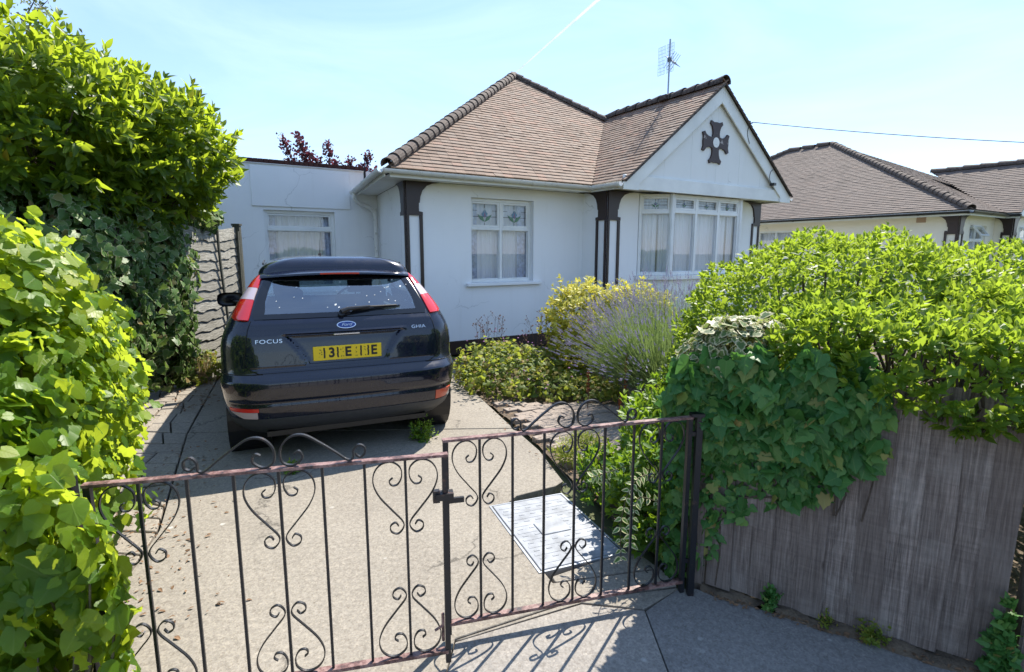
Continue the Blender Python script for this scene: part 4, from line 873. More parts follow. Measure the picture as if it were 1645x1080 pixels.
# brick house glimpsed past it
fb = empty('brick_house', (27.2, 27.5, 0), HR, 'brown brick house just glimpsed past the cream bungalow', 'house')
M['fbrick'] = simple('brown_brickwork', (.19, .115, .085), .9, 0, .2, .25, 9)
mb = MB(); mb.box(0, 9, 0, 8, 0, 2.9); mb.obj('wall', M['fbrick'], fb)
mb = MB(); mb.add([(-.4, -.4, 2.9), (9.4, -.4, 2.9), (9.4, 8.4, 2.9), (-.4, 8.4, 2.9), (4.5, 2, 4.6), (4.5, 6, 4.6)], [(0, 1, 4), (1, 2, 5, 4), (2, 3, 5), (3, 0, 4, 5)]); mb.obj('roof', M['tile2'], fb)
mb = MB(); mb.box(2, 3.4, -.03, .0, 1.1, 2.2); mb.obj('window', M['upvc'], fb)
# ------------------------------------------------------------ wrought iron gates
ZB, ZT = .075, .865
def build_gate(root, W, sgn, mats=('iron', 'railred')):
    """gate in the plane x..x+sgn*W, hinge at x = 0; eight bays"""
    s = W / 8; T = lambda a, b, d: (sgn * a, d, b)
    def part(name, mb, m, **k): return mb.obj(name, M[m], root, **k)
    mb = MB(); mb.box(-.012, W + .012, ZT, ZT + .010, -.014, .014, lambda a, b, d: (sgn * a, d, b)); part('top_rail', mb, mats[1])
    mb = MB(); mb.box(0, W, ZB - .006, ZB + .008, -.013, .013, lambda a, b, d: (sgn * a, d, b)); part('bottom_rail', mb, mats[1])
    for x, z0, z1 in ((0, .02, ZT - .001), (W, .028, ZT - .001)):
        mb = MB(); mb.box(x - .010, x + .010, z0, z1, -.010, .010, lambda a, b, d: (sgn * a, d, b)); part('stile', mb, mats[0])
    for i in range(1, 8):
        mb = MB(); mb.box(i * s - .0047, i * s + .0047, ZB + .009, ZT - .001, -.0047, .0047, lambda a, b, d: (sgn * a, d, b)); part('bar', mb, mats[0])
    half = [(.040, -.066), (.052, -.078), (.044, -.094), (.024, -.092), (.010, -.066), (.013, -.030), (.042, -.006), (.078, -.012), (.102, -.042), (.106, -.085), (.086, -.135), (.045, -.190), (.010, -.236), (.009, -.262), (.028, -.282), (.050, -.272), (.053, -.250), (.036, -.238), (.025, -.252)]
    k = s / .137
    for i in (1, 4, 7):
        for up in (1, -1):
            for side in (1, -1):
                P = [(i * s + side * (x * k + .004), (ZT + z) if up > 0 else (ZB + .008 - z)) for x, z in half]
                mb = MB(); mb.ribbon(spline([(a, b, 0) for a, b in P], 5), .004, .010, T); part('scroll', mb, mats[0])
    top = [(1.80, .030), (1.90, .018), (2.02, .028), (2.02, .052), (1.88, .062), (1.76, .044), (1.74, .016), (1.60, .012), (1.35, .040), (1.0, .078), (.62, .112), (.30, .108), (.08, .070), (.10, .022), (.34, .008), (.56, .030), (.50, .056), (.38, .050)]
    for side in (1, -1):
        P = [(4 * s + side * x * s * (1 if abs(x) < 3 else 1), ZT + .006 + z) for x, z in top]
        mb = MB(); mb.ribbon(spline([(a, b, 0) for a, b in P], 6), .006, .013, T); part('crest_scroll', mb, mats[0])
RGH, RGM = Vector((.795, 2.305, 0)), Vector((-.262, 2.012, 0)); dv = RGM - RGH
rg = empty('wrought_iron_gate', RGH, math.atan2(-dv.y, -dv.x), 'rusty black wrought iron gate leaf beside the hedge, with grey cover behind its bars', 'gate', 'pair of driveway gates')
build_gate(rg, dv.length, -1)
LGM = Vector((-.247, 1.862, 0)); ldir = Vector((-1.08, -.255, 0)).normalized(); LW = 1.13
lg = empty('wrought_iron_gate', LGM + ldir * LW, math.atan2(-ldir.y, -ldir.x), 'rusty black wrought iron gate leaf behind which the car stands, ivy over its far end', 'gate', 'pair of driveway gates')
build_gate(lg, LW, 1)
mb = MB(); mb.box(LW - .035, LW + .03, -.02, .02, .70, .725); mb.box(LW + .0, LW + .07, -.006, .006, .68, .70); mb.box(LW - .045, LW - .02, -.012, .012, .69, .735); mb.obj('latch', M['iron'], lg)
mb = MB(); mb.tube([(LW - .018, 0, .12), (LW - .018, 0, .235)], .006, 6); mb.tube([(LW - .018, 0, .185), (LW - .05, -.01, .175)], .005, 6); mb.obj('drop_bolt', M['railred'], lg)
gp = empty('gate_post', (.842, 2.318, 0), 0, 'slim rusty iron gate post at the ivy-covered fence end', 'gate post')
mb = MB(); mb.box(-.014, .014, -.014, .014, -.1, .885); mb.obj('post', M['iron'], gp)
mb = MB(); mb.box(-.040, .018, -.02, .02, .872, .886); mb.box(-.045, -.012, -.006, .006, .78, .80); mb.box(-.045, -.012, -.006, .006, .16, .18); mb.obj('hinge', M['iron'], gp)
gp2 = empty('gate_post', LGM + ldir * (LW + .045), 0, 'slim iron gate post mostly swallowed by the bright ivy', 'gate post')
mb = MB(); mb.box(-.014, .014, -.014, .014, -.1, .9); mb.obj('post', M['iron'], gp2)

# ------------------------------------------------------------ closeboard fence by the pavement
F0 = Vector((.946, 2.384, 0)); FD = Vector((.866, -.5, 0)); FN = Vector((-.5, -.866, 0))   # FN towards the pavement
fz = math.atan2(FD.y, FD.x)
fence = empty('board_fence', F0, fz, 'weathered grey-brown vertical board fence under the hedge and ivy', 'fence')
edges = [-.005, .095, .19, .262, .375, .468, .575, .672, .78, .875, .972, 1.058]
for i in range(len(edges) - 1):
    a, b = edges[i] + .001, edges[i + 1] + .008; t0 = .013; off = .0 if i % 2 else -.010
    mb = MB(); n = 6; top = 1.10 + random.uniform(-.02, .02); bot = .012 + random.uniform(0, .014)
    # feather-edge board, slightly cupped and wavy along its sides
    P = [[((a if j == 0 else b) + .0035 * math.sin(k * 1.3 + i * 2 + j), (-.012 if j == 0 else -.020) + off + .003 * math.sin(k + i), bot + (top - bot) * k / n) for j in (0, 1)] for k in range(n + 1)]
    mb.grid(P); B = [[(x, y + (.016 if j == 1 else .010), z) for j, (x, y, z) in enumerate(row)] for row in P]; mb.grid(B)
    m = 2 * (n + 1)
    for k in range(n): mb.f += [(2 * k, 2 * k + 2, m + 2 * k + 2, m + 2 * k), (2 * k + 1, m + 2 * k + 1, m + 2 * k + 3, 2 * k + 3)]
    mb.f += [(0, 1, m + 1, m), (2 * n, m + 2 * n, m + 2 * n + 1, 2 * n + 1)]
    mb.obj('board', M['board'], fence)
for z in (.25, .95): mb = MB(); mb.box(0, 1.06, .006, .05, z, z + .07); mb.obj('rail', M['board'], fence)
mb = MB(); mb.box(-.075, -.012, -.012, .06, -.1, 1.12); mb.obj('end_post', M['board'], fence, bevel=.006)
mb = MB()   # splintered stub at the gate end
mb.prism([(-.062, .02), (-.018, .02), (-.016, .40), (-.028, .47), (-.036, .42), (-.05, .46), (-.06, .33), (-.052, .2)], .0, .012, lambda a, b, d: (a, -.027 - d, b)); mb.obj('split_board', M['board'], fence)
f2 = empty('board_fence', F0 + FD * 1.11, R(-26), 'pale weathered fence post and boards at the picture edge, past the dark gap', 'fence')
mb = MB(); mb.box(.0, .09, -.045, .045, -.1, 1.12); mb.obj('post', M['board'], f2, bevel=.008)
for i in range(5): mb = MB(); mb.box(.095 + i * .10, .193 + i * .10, -.02 - .006 * (i % 2), -.006 - .006 * (i % 2), .02, 1.12); mb.obj('board', M['board'], f2)
# ------------------------------------------------------------ lap panel fence on the left
LP0, LP1 = Vector((-3.87, 6.35, 0)), Vector((-4.06, 8.0, 0)); ld = LP1 - LP0; LL = ld.length
lap = empty('lap_fence', LP0, math.atan2(ld.y, ld.x), 'silvered wavy-edged lap fence panel beside the car, ivy over its near end', 'fence')
for i in range(15):
    z = .10 + i * .122; mb = MB(); n = 22
    sag = lambda t: -.05 * math.sin(math.pi * t) - .10 * (1 - t) * (1 - i / 22)
    w1 = [random.uniform(-.010, .010) for _ in range(n + 1)]
    bow = lambda t: .03 * math.sin(math.pi * t + .5)
    lo = [(LL * k / n, -.030 - bow(k / n), z + sag(k / n) + w1[k] + .009 * math.sin(k * 1.1 + i)) for k in range(n + 1)]
    hi = [(LL * k / n, -.008 - bow(k / n), z + sag(k / n) + .150) for k in range(n + 1)]
    mb.grid([lo, hi]); mb.grid([[(x, y + .008, zz) for x, y, zz in lo], [(x, y + .008, zz) for x, y, zz in hi]])
    m = 2 * (n + 1)
    for k in range(n): mb.f += [(k, m + k, m + k + 1, k + 1), (n + 1 + k, n + 2 + k, m + n + 2 + k, m + n + 1 + k)]
    mb.obj('slat', M['lap'], lap)
for x, w_, mt in ((LL - .06, .05, 'post'), (LL * .5, .035, 'post')):
    P = [(x + (.10 * (1 - k / 8) if w_ < .04 else 0) + .03 * math.sin(k * .7) * (w_ < .04), -.055 - .03 * math.sin(math.pi * x / LL + .5), .08 + 1.82 * k / 8) for k in range(9)]
    mb = MB()
    for a, b in zip(P[:-1], P[1:]): 
        mb.add([(a[0], a[1] - .012, a[2]), (a[0] + w_, a[1] - .012, a[2]), (a[0] + w_, a[1] + .012, a[2]), (a[0], a[1] + .012, a[2]), (b[0], b[1] - .012, b[2]), (b[0] + w_, b[1] - .012, b[2]), (b[0] + w_, b[1] + .012, b[2]), (b[0], b[1] + .012, b[2])], [(0, 1, 5, 4), (1, 2, 6, 5), (2, 3, 7, 6), (3, 0, 4, 7)])
    mb.obj('batten', M[mt], lap)
mb = MB(); mb.box(LL + .01, LL + .095, -.05, .045, -.2, 1.98); mb.obj('post', M['post'], lap, bevel=.006)
mb = MB(); mb.box(LL + .0, LL + .105, -.06, .055, 1.981, 2.01); mb.obj('post_cap', M['post'], lap)

# ------------------------------------------------------------ dark blue hatchback
CAR_LOC = Vector((-1.255, 4.07, 0)); CR = R(24.0)
car = empty('parked_car', CAR_LOC, CR, 'dark blue five-door hatchback parked on the drive, seen from behind', 'car')
Z_ = [.19, .24, .30, .36, .42, .48, .55, .60, .64, .665, .685, .71, .75, .80, .86, .92, .97, 1.01, 1.05, 1.09, 1.14, 1.20, 1.26, 1.32, 1.37, 1.41]
YR = np.interp(Z_, [.19, .26, .33, .42, .50, .58, .64, .67, .69, .72, .80, .90, .98, 1.04, 1.09, 1.15, 1.25, 1.35, 1.41], [.22, .10, .05, .025, .012, .0, .004, .022, .055, .075, .085, .097, .112, .135, .17, .225, .325, .43, .50])
HW = np.interp(Z_, [.19, .26, .33, .45, .60, .75, .88, .95, 1.02, 1.09, 1.2, 1.3, 1.37, 1.41], [.78, .835, .865, .890, .905, .912, .908, .895, .868, .832, .765, .702, .655, .615])
YF = np.interp(Z_, [.19, .3, .5, .65, .75, .82, .90, .96, 1.0, 1.05, 1.1, 1.2, 1.3, 1.37, 1.41], [4.10, 4.24, 4.30, 4.27, 4.19, 4.02, 3.70, 3.42, 3.22, 3.10, 3.02, 2.80, 2.55, 2.36, 2.22])
CRD = np.interp(Z_, [.2, .6, .8, 1.05, 1.2, 1.41], [.36, .33, .30, .22, .17, .14])
def contour(z, n=90):
    """half outline at height z from rear centre round the right side to front centre"""
    yr, hw, yf, rc = (float(np.interp(z, Z_, A)) for A in (YR, HW, YF, CRD)); bow = .055 if z < .7 else .045
    P = []
    xr = hw - rc
    for k in range(24): x = xr * k / 24; P.append((x, yr + bow * (x / hw) ** 2))
    y0 = yr + bow * (xr / hw) ** 2; ry = rc * .92
    for k in range(22): a = math.pi / 2 * k / 22; P.append((xr + rc * math.sin(a) ** .92, y0 + ry * (1 - math.cos(a))))
    ya = y0 + ry; rf = min(.75, (yf - ya) * .4); yb = yf - rf
    for k in range(26): t = k / 26; y = ya + (yb - ya) * t; P.append((hw * (1 + .012 * math.sin(math.pi * t)), y))
    for k in range(21): a = math.pi / 2 * k / 20; P.append(((hw) * math.cos(a) ** .7 if k < 20 else 0., yb + rf * math.sin(a)))
    return np.array(P)
_cc = {}
def C(q, z):
    key = round(z, 4)
    if key not in _cc:
        P = contour(z); d = np.concatenate([[0], np.cumsum(np.linalg.norm(np.diff(P, axis=0), axis=1))]); _cc[key] = (P, d)
    P, d = _cc[key]; a = abs(q); x = np.interp(a, d, P[:, 0]); y = np.interp(a, d, P[:, 1]); return np.array((math.copysign(x, q), y, z))
def CN(q, z):
    e = .012; a = C(q + e, z) - C(q - e, z); b = C(q, min(z + e, 1.409)) - C(q, z - e); n = np.cross(a, b); return n / np.linalg.norm(n)
rings = []
for z in Z_:
    P = contour(z); row = [(x, y, z) for x, y in P] + [(-x, y, z) for x, y in P[-2:0:-1]]; rings.append(row)
topc = contour(1.41); yc0, yc1 = .75, 2.0
for k in range(1, 12):
    a = math.pi / 2 * k / 11; s = max(.0, math.cos(a)) ** .62 if k < 11 else 0.; z = 1.41 + .158 * math.sin(a) ** .9
    f = lambda x, y: (x * s, (np.clip(y, yc0, yc1)) + (y - np.clip(y, yc0, yc1)) * s, z - .02 * ((np.clip(y, yc0, yc1) - 1.6) ** 2) * (1 - s) * .4)
    row = [f(x, y) for x, y in topc] + [f(-x, y) for x, y in topc[-2:0:-1]]; rings.append([tuple(map(float, p)) for p in row])
WHEELS = [(.66, .765), (3.30, .765)]; WR = .315
bm = bmesh.new(); vr = [[bm.verts.new(p) for p in row] for row in rings]; nn = len(vr[0])
def hole(p):
    x, y, z = p
    for wy, wx in WHEELS:
        if abs(x) > .55 and (y - wy) ** 2 + (z - .31) ** 2 < .355 ** 2: return True
    if 1.11 < z < 1.385 and abs(x) < .60 - (z - 1.11) * .28 and y < .75: return True          # rear window
    if 1.04 < z < 1.37 and 1.02 < y - (z - 1.04) * .25 and y < 2.95 - (z - 1.04) * 1.6 and abs(x) > .55: return abs(y - 1.95) > .07  # side windows
    if 1.04 < z < 1.36 and y > 2.3 and abs(x) < .62: return True                                # windscreen
    if .735 < z < .985 and abs(x) < .52 and y < .4: return True                                   # behind the plate recess
    return False
for i in range(len(vr) - 1):
    for j in range(nn):
        q = [vr[i][j], vr[i][(j + 1) % nn], vr[i + 1][(j + 1) % nn], vr[i + 1][j]]
        c = sum((v.co for v in q), Vector()) / 4
        if hole(c): continue
        try: bm.faces.new(q)
        except ValueError: pass
bmesh.ops.remove_doubles(bm, verts=bm.verts, dist=.0004); bmesh.ops.recalc_face_normals(bm, faces=bm.faces)
me = bpy.data.meshes.new('body'); bm.to_mesh(me); bm.free(); me.materials.append(M['paint']); me.shade_smooth(); link_mesh('body', me, car)
def patch(name, rows, mat, off=.004, skirt=.014, n=14, disp=None, smooth=True, parent=None, **kw):
    """curved panel lying on the body: rows of (z, q_left, q_right)"""
    P = []; Bk = []
    for z, ql, qr in rows:
        r1 = []; r2 = []
        for k in range(n + 1):
            q = ql + (qr - ql) * k / n; p = C(q, z); nrm_ = CN(q, z)
            if nrm_[1] > .2 and abs(q) < .8: nrm_ = -nrm_
            o = off + (disp(q, z) if disp else 0); r1.append(tuple(p + nrm_ * o)); r2.append(tuple(p + nrm_ * (off - skirt)))
        P.append(r1); Bk.append(r2)
    mb = MB(); mb.grid(P); m, w = len(P), n + 1; base = len(mb.v); mb.v += [p for r in Bk for p in r]
    loop = [(0, k) for k in range(w)] + [(i, w - 1) for i in range(1, m)] + [(m - 1, k) for k in range(w - 2, -1, -1)] + [(i, 0) for i in range(m - 2, 0, -1)]
    idx = [i * w + k for i, k in loop]
    for a in range(len(idx)): b = (a + 1) % len(idx); mb.f.append((idx[a], idx[b], base + idx[b], base + idx[a]))
    return mb.obj(name, mat, parent or car, smooth=40)
def rows_from(z0, z1, m, fl, fr): return [(z, float(fl(z)), float(fr(z))) for z in np.linspace(z0, z1, m)]
lin = lambda *pts: (lambda z: np.interp(z, [p[0] for p in pts], [p[1] for p in pts]))
smooth01 = lambda t: max(0., min(1., t)) ** 2 * (3 - 2 * max(0., min(1., t)))
# bumper: painted shell, ledge and grey valance
QB = 1.30
def bump_d(q, z):
    d = .010 * smooth01((.665 - z) / .03) 
    d -= .012 * math.exp(-((z - .485) / .018) ** 2) * smooth01((.95 - abs(q)) / .12)      # crease across the bumper
    return d
patch('bumper', rows_from(.372, .690, 34, lambda z: -QB, lambda z: QB), M['paint'], .006, .02, 60, bump_d)
patch('bumper_valance', rows_from(.21, .368, 10, lambda z: -QB, lambda z: QB), M['trim'], .012, .02, 50, lambda q, z: .008 * smooth01((z - .25) / .08))
# tailgate with number plate recess
tl = lin((.70, -.64), (.74, -.715), (.80, -.735), (1.02, -.70), (1.085, -.675)); tr = lambda z: -tl(z)
def recess(q, z):
    top, bot = .972, .742; t = (z - bot) / (top - bot); xl = -.30 - .15 * t ** 1.5; xr = .30 + .13 * t ** 1.5; e = .035
    k = min(smooth01((q - xl) / e + .5), smooth01((xr - q) / e + .5), smooth01((top - z) / .016 + .5), smooth01((z - bot) / .03 + .5))
    lip = .010 * math.exp(-((z - .985) / .012) ** 2) * smooth01((.50 - abs(q)) / .06)
    return -.032 * k + lip + .004 * math.exp(-((z - 1.055) / .02) ** 2)
patch('tailgate', rows_from(.702, 1.086, 46, tl, tr), M['paint'], .005, .03, 76, recess)
# rear window: black border and glass
gl_ = lin((1.094, -.655), (1.13, -.668), (1.30, -.610), (1.40, -.565)); 
def border(name, o, i, mat, off):
    (z0, z1, lo, hi), (a0, a1, li, hi2) = o, i
    patch(name, rows_from(z0, a0, 4, lo, hi), mat, off, .008, 40); patch(name, rows_from(a1, z1, 4, lo, hi), mat, off, .008, 40)
    patch(name, rows_from(a0, a1, 14, lo, li), mat, off, .008, 5); patch(name, rows_from(a0, a1, 14, hi2, hi), mat, off, .008, 5)
border('window_border', (1.093, 1.405, gl_, lambda z: -gl_(z)), (1.128, 1.37, lambda z: gl_(z) + .085 - .02 * smooth01((z - 1.13) / .1), lambda z: -gl_(z) - .085 + .02 * smooth01((z - 1.13) / .1)), M['frit'], .004)
rw = patch('rear_window', rows_from(1.118, 1.38, 16, lambda z: gl_(z) + .05, lambda z: -gl_(z) - .05), M['carglass'], .0025, .0, 40)
mb = MB()
for _ in range(30):
    q, z = random.uniform(-.50, .56), random.uniform(1.145, 1.36)
    if q < .1 and random.random() < .45: q += .35
    r = random.choice([.004, .005, .006, .008, .011]) ; p = Vector(C(q, z)); n_ = Vector(CN(q, z)); n_ = n_ if n_.y < 0 else -n_
    a = n_.orthogonal().normalized(); b = n_.cross(a); b = b if abs(b.z) > .3 else a; a = n_.cross(b)
    k = 7; ph = random.uniform(0, 6); mb.add([p + n_ * .0052 + a * r * math.cos(2 * math.pi * j / k + ph) * random.uniform(.8, 1.25) + b * r * .75 * math.sin(2 * math.pi * j / k + ph) for j in range(k)], [tuple(range(k))])
mb.obj('bird_droppings', M['drop'], car, fixn=False, kind='stuff')
# tail lamps up the pillars: red, clear, red
for sg in (-1, 1):
    inn = lin((1.085, .700), (1.10, .692), (1.25, .648), (1.41, .588)); out = lin((1.085, .79), (1.10, .845), (1.16, .850), (1.25, .790), (1.34, .720), (1.41, .632))
    for nm, z0, z1, mt in (('tail_lamp', 1.088, 1.228, 'redlamp'), ('reversing_lens', 1.230, 1.312, 'clearlamp'), ('brake_lens', 1.314, 1.402, 'redlamp')):
        fl, fr = (inn, out) if sg > 0 else ((lambda z: -out(z)), (lambda z: -inn(z)))
        patch(nm, rows_from(z0, z1, 10, fl, fr), M[mt], .012, .03, 12, lambda q, z: .006 * math.sin(max(0, min(1, (abs(q) - inn(z)) / max(.01, out(z) - inn(z)))) * math.pi))
# low reflectors in the bumper corners
for sg in (-1, 1):
    a, b = .80, 1.02
    f = (lambda v: (-v)) if sg < 0 else (lambda v: v)
    if sg < 0:
        patch('reflector', [(z, -lin((.40, .86), (.435, .905))(z), -.66) for z in np.linspace(.425, .452, 4)], M['redlamp2'], .021, .02, 8)
        patch('fog_lens', [(z, -lin((.365, .76), (.423, .895))(z), -.67) for z in np.linspace(.372, .423, 5)], M['clearlamp'], .022, .02, 8)
    else: patch('reflector', [(z, .69, lin((.375, .82), (.45, .89))(z)) for z in np.linspace(.375, .452, 6)], M['orange'], .021, .02, 8)
# shut lines
def seam(pts, name='shut_line', r=.0035, mat='blk'):
    P = []
    for q, z in pts: n_ = CN(q, z); n_ = -n_ if (n_[1] > .2 and abs(q) < .8) else n_; P.append(tuple(C(q, z) + n_ * .0035))
    mb = MB(); mb.tube(P, r, 4); mb.obj(name, M[mat], car)
for sg in (-1, 1):
    seam([(sg * -float(tl(z)) + sg * .007, z) for z in np.linspace(.70, 1.085, 14)])
    seam([(sg * q, .697) for q in np.linspace(.62, 1.29, 14)]); seam([(sg * (1.305 + .0 * k), .372 + .03 * k) for k in range(11)])
    seam([(sg * (1.56 + .35 * k / 10), .32 + .065 * k) for k in range(11)])
    seam([(sg * q, 1.035) for q in np.linspace(1.1, 3.2, 30)], 'waist_trim', .008)
# roof spoiler with brake light
def spoil(x): t = abs(x) / .60; return .12 * t ** 4, -.028 * t ** 2.2
prof = [(.78, 1.486), (.60, 1.474), (.47, 1.455), (.405, 1.434), (.400, 1.420), (.43, 1.410), (.50, 1.412), (.62, 1.420)]
P = []
for x in np.linspace(-.60, .60, 41): dy, dz = spoil(x); P.append([(x, y + dy, z + dz - (.02 * (abs(x) / .6) ** 6 if y > .6 else 0)) for y, z in prof])
mb = MB(); mb.grid(P, True); mb.f += [tuple(range(8)), tuple(40 * 8 + k for k in range(8))]; mb.obj('roof_spoiler', M['paint'], car, smooth=50)
mb = MB(); Pq = [[(x, .3975 + spoil(x)[0], z + spoil(x)[1]) for z in (1.4205, 1.4335)] for x in np.linspace(-.155, .155, 11)]; Pb = [[(x, y + .03, z) for x, y, z in r] for r in Pq]; mb.grid(Pq); mb.grid(Pb)
mb.obj('high_brake_light', M['redlamp'], car)
# wiper
def onrear(q, z, o): n_ = CN(q, z); n_ = -n_ if n_[1] > 0 else n_; return tuple(C(q, z) + n_ * o)
mb = MB(); mb.tube([onrear(-.03, 1.105, .0), onrear(-.03, 1.105, .03)], .026, 10); mb.tube([onrear(-.03, 1.112, .03), onrear(.02, 1.128, .034), onrear(.20, 1.142, .032)], [.024, .018, .010], 8); mb.tube([onrear(.20, 1.142, .030), onrear(.42, 1.150, .022)], [.009, .006], 6); mb.obj('wiper', M['blk'], car, smooth=40)
mb = MB(); mb.tube([onrear(.06, 1.128, .012), onrear(.25, 1.141, .012), onrear(.45, 1.152, .012)], .007, 5); mb.obj('wiper_blade', M['blk'], car)
# badge, lettering, number plate
def place_text(name, s, size, q, z, off, mat, ext=.003, shear=0., sp=1., sx=1., tilt=None, parent=car):
    me = text_mesh(s, size, ext, shear, sp); p = Vector(C(q, z)); n_ = Vector(CN(q, z)); n_ = n_ if n_.y < 0 else -n_
    if tilt is not None: n_ = Vector((n_.x, n_.y, tilt)).normalized()
    xa = Vector((0, 0, 1)).cross(n_).normalized(); ya = n_.cross(xa); mt = Matrix((xa, ya, n_)).transposed().to_4x4(); mt.translation = p + n_ * off
    me.materials.clear(); me.materials.append(M[mat]); return link_mesh(name, me, parent, mt @ Matrix.Diagonal((sx, 1, 1, 1)))
place_text('lettering', 'FOCUS', .042, -.565, .935, .010, 'silver', .003, sx=1.35, sp=1.1); place_text('lettering', 'GHIA', .038, .575, .985, .010, 'silver', .003, sx=1.3, sp=1.05)
def ell(rx, rz, q, z, o0, o1, mat, name, parent=car):
    p = Vector(C(q, z)); n_ = Vector(CN(q, z)); n_ = n_ if n_.y < 0 else -n_; xa = Vector((0, 0, 1)).cross(n_).normalized(); ya = n_.cross(xa)
    mb = MB(); mb.prism([(rx * math.cos(2 * math.pi * k / 36), rz * math.sin(2 * math.pi * k / 36)) for k in range(36)], o0, o1, lambda a, b, d: tuple(p + xa * a + ya * b + n_ * d)); return mb.obj(name, M[mat], parent, bevel=.0015)
bdg = ell(.073, .030, 0, 1.030, .004, .014, 'chrome', 'badge'); ell(.066, .0245, 0, 1.030, .0145, .0155, 'badge', 'badge_field', bdg)
me = place_text('badge_script', 'Ford', .034, 0, 1.030, .0165, 'silver', .001, .35, .95, 1.25, parent=bdg)
pz = .822; yp = float(C(0, .766)[1]) + .021
plate = MB(); plate.box(-.26, .26, yp - .006, yp, pz - .056, pz + .056); plate = plate.obj('number_plate', M['yellow'], car, bevel=.003)
PT = lambda a, b, d: (a, yp - .006 - d, pz + b)
def glyph(s, x, sx=.9):
    me = text_mesh(s, .104, .0006, bold=.0035); me.materials.clear(); me.materials.append(M['black'])
    link_mesh('character', me, plate, Matrix.Translation((x, yp - .0072, pz)) @ Matrix.Rotation(R(90), 4, 'X') @ Matrix.Diagonal((sx, 1, 1, 1)))
for s, fr_ in (('3', .265), ('E', .50), ('E', .885)): glyph(s, (fr_ - .5) * .52, .95)
mb = MB(); rr = random.Random(3)
for fr_ in (.16, .35, .69, .80):       # thick ragged strokes of the half-hidden characters
    for k in range(7):
        x = (fr_ - .5) * .52 + rr.uniform(-.002, .002); z = -.038 + k * .0115; mb.box(x - .0062, x + .0062, z, z + .0125, .0006 + .0001 * k, .0009 + .0001 * k, PT)
for fr_ in (.10, .41, .63, .75):
    for k in range(8): x = (fr_ - .5) * .52 + rr.uniform(-.012, .012); z = rr.uniform(-.036, .034); h_ = rr.uniform(.0015, .0035); mb.box(x - h_, x + h_, z - h_, z + h_, .0014 + .0001 * k, .0017 + .0001 * k, PT)
mb.obj('blotted_characters', M['black'], plate, kind='stuff')
mb = MB(); mb.box(-.10, .10, -.012, .02, .958, .972, lambda x, y, z: (x, y + float(C(0, .97)[1]) + .012, z)); mb.obj('tailgate_handle', M['chrome'], car, bevel=.003)
# glass on sides and windscreen
for sg in (-1, 1):
    f = lambda a, b: (lambda z: a(z) if sg > 0 else -b(z))
    for y0, y1 in ((1.0, 1.98), (2.02, 2.98)):
        P = []
        for z in np.linspace(1.03, 1.375, 8):
            ct = contour(z); row = []
            for k in range(13):
                lo = y0 + (z - 1.03) * (.30 if y0 < 1.5 else 0); hi = y1 - (z - 1.03) * (1.62 if y1 > 2.5 else 0); y = lo + (hi - lo) * k / 12; x = float(np.interp(y, ct[30:75, 1], ct[30:75, 0])); row.append((sg * (x + .003), y, z))
            P.append(row)
        mb = MB(); mb.grid(P); mb.obj('side_window', M['carglass'], car, smooth='all')
    # door mirror
    mb = MB(); prof = [(0, .0), (.02, .055), (.06, .075), (.11, .07), (.14, .04), (.15, .0)]
    mb.lathe(prof, 14, lambda a, b, h: (sg * (.965 + 1.25 * .075 * math.copysign(abs(a / .075) ** .6, a)), 2.72 + h * .9, 1.06 + .72 * .075 * math.copysign(abs(b / .075) ** .6, b))); mb.tube([(sg * .85, 2.76, 1.02), (sg * .95, 2.76, 1.04)], .028, 8); mb.obj('door_mirror', M['blk'], car, smooth='all')
    mb = MB(); mb.box(*(sorted((sg * .935, sg * .965))), 1.62, 1.80, .895, .92); mb.obj('door_handle', M['paint'], car, bevel=.008)
    mb = MB(); mb.box(*(sorted((sg * .955, sg * .985))), .95, 1.06, .81, .86)
P = []
for z in np.linspace(1.035, 1.375, 9):
    P.append([tuple(C(s_ * t, z)) for s_, t in []] or [(x, float(np.interp(abs(x), contour(z)[::-1][:26, 0], contour(z)[::-1][:26, 1])) + .003, z) for x in np.linspace(-.60, .60, 15)])
mb = MB(); mb.grid(P); mb.obj('windscreen', M['carglass'], car, smooth='all')
# roof aerial
mb = MB(); mb.tube([(-.02, 2.05, 1.54), (-.02, 1.98, 1.64), (-.02, 1.85, 1.80)], [.006, .003, .002], 5); mb.tube([(-.02, 2.07, 1.54), (-.02, 2.04, 1.58)], .018, 7); mb.obj('roof_aerial', M['blk'], car)
for sg in (-1, 1): mb = MB(); mb.tube([(sg * .575, y, 1.500 + .014 * math.sin((y - .8) * 2)) for y in np.linspace(.78, 2.1, 8)], .009, 5); mb.obj('roof_strip', M['blk'], car)
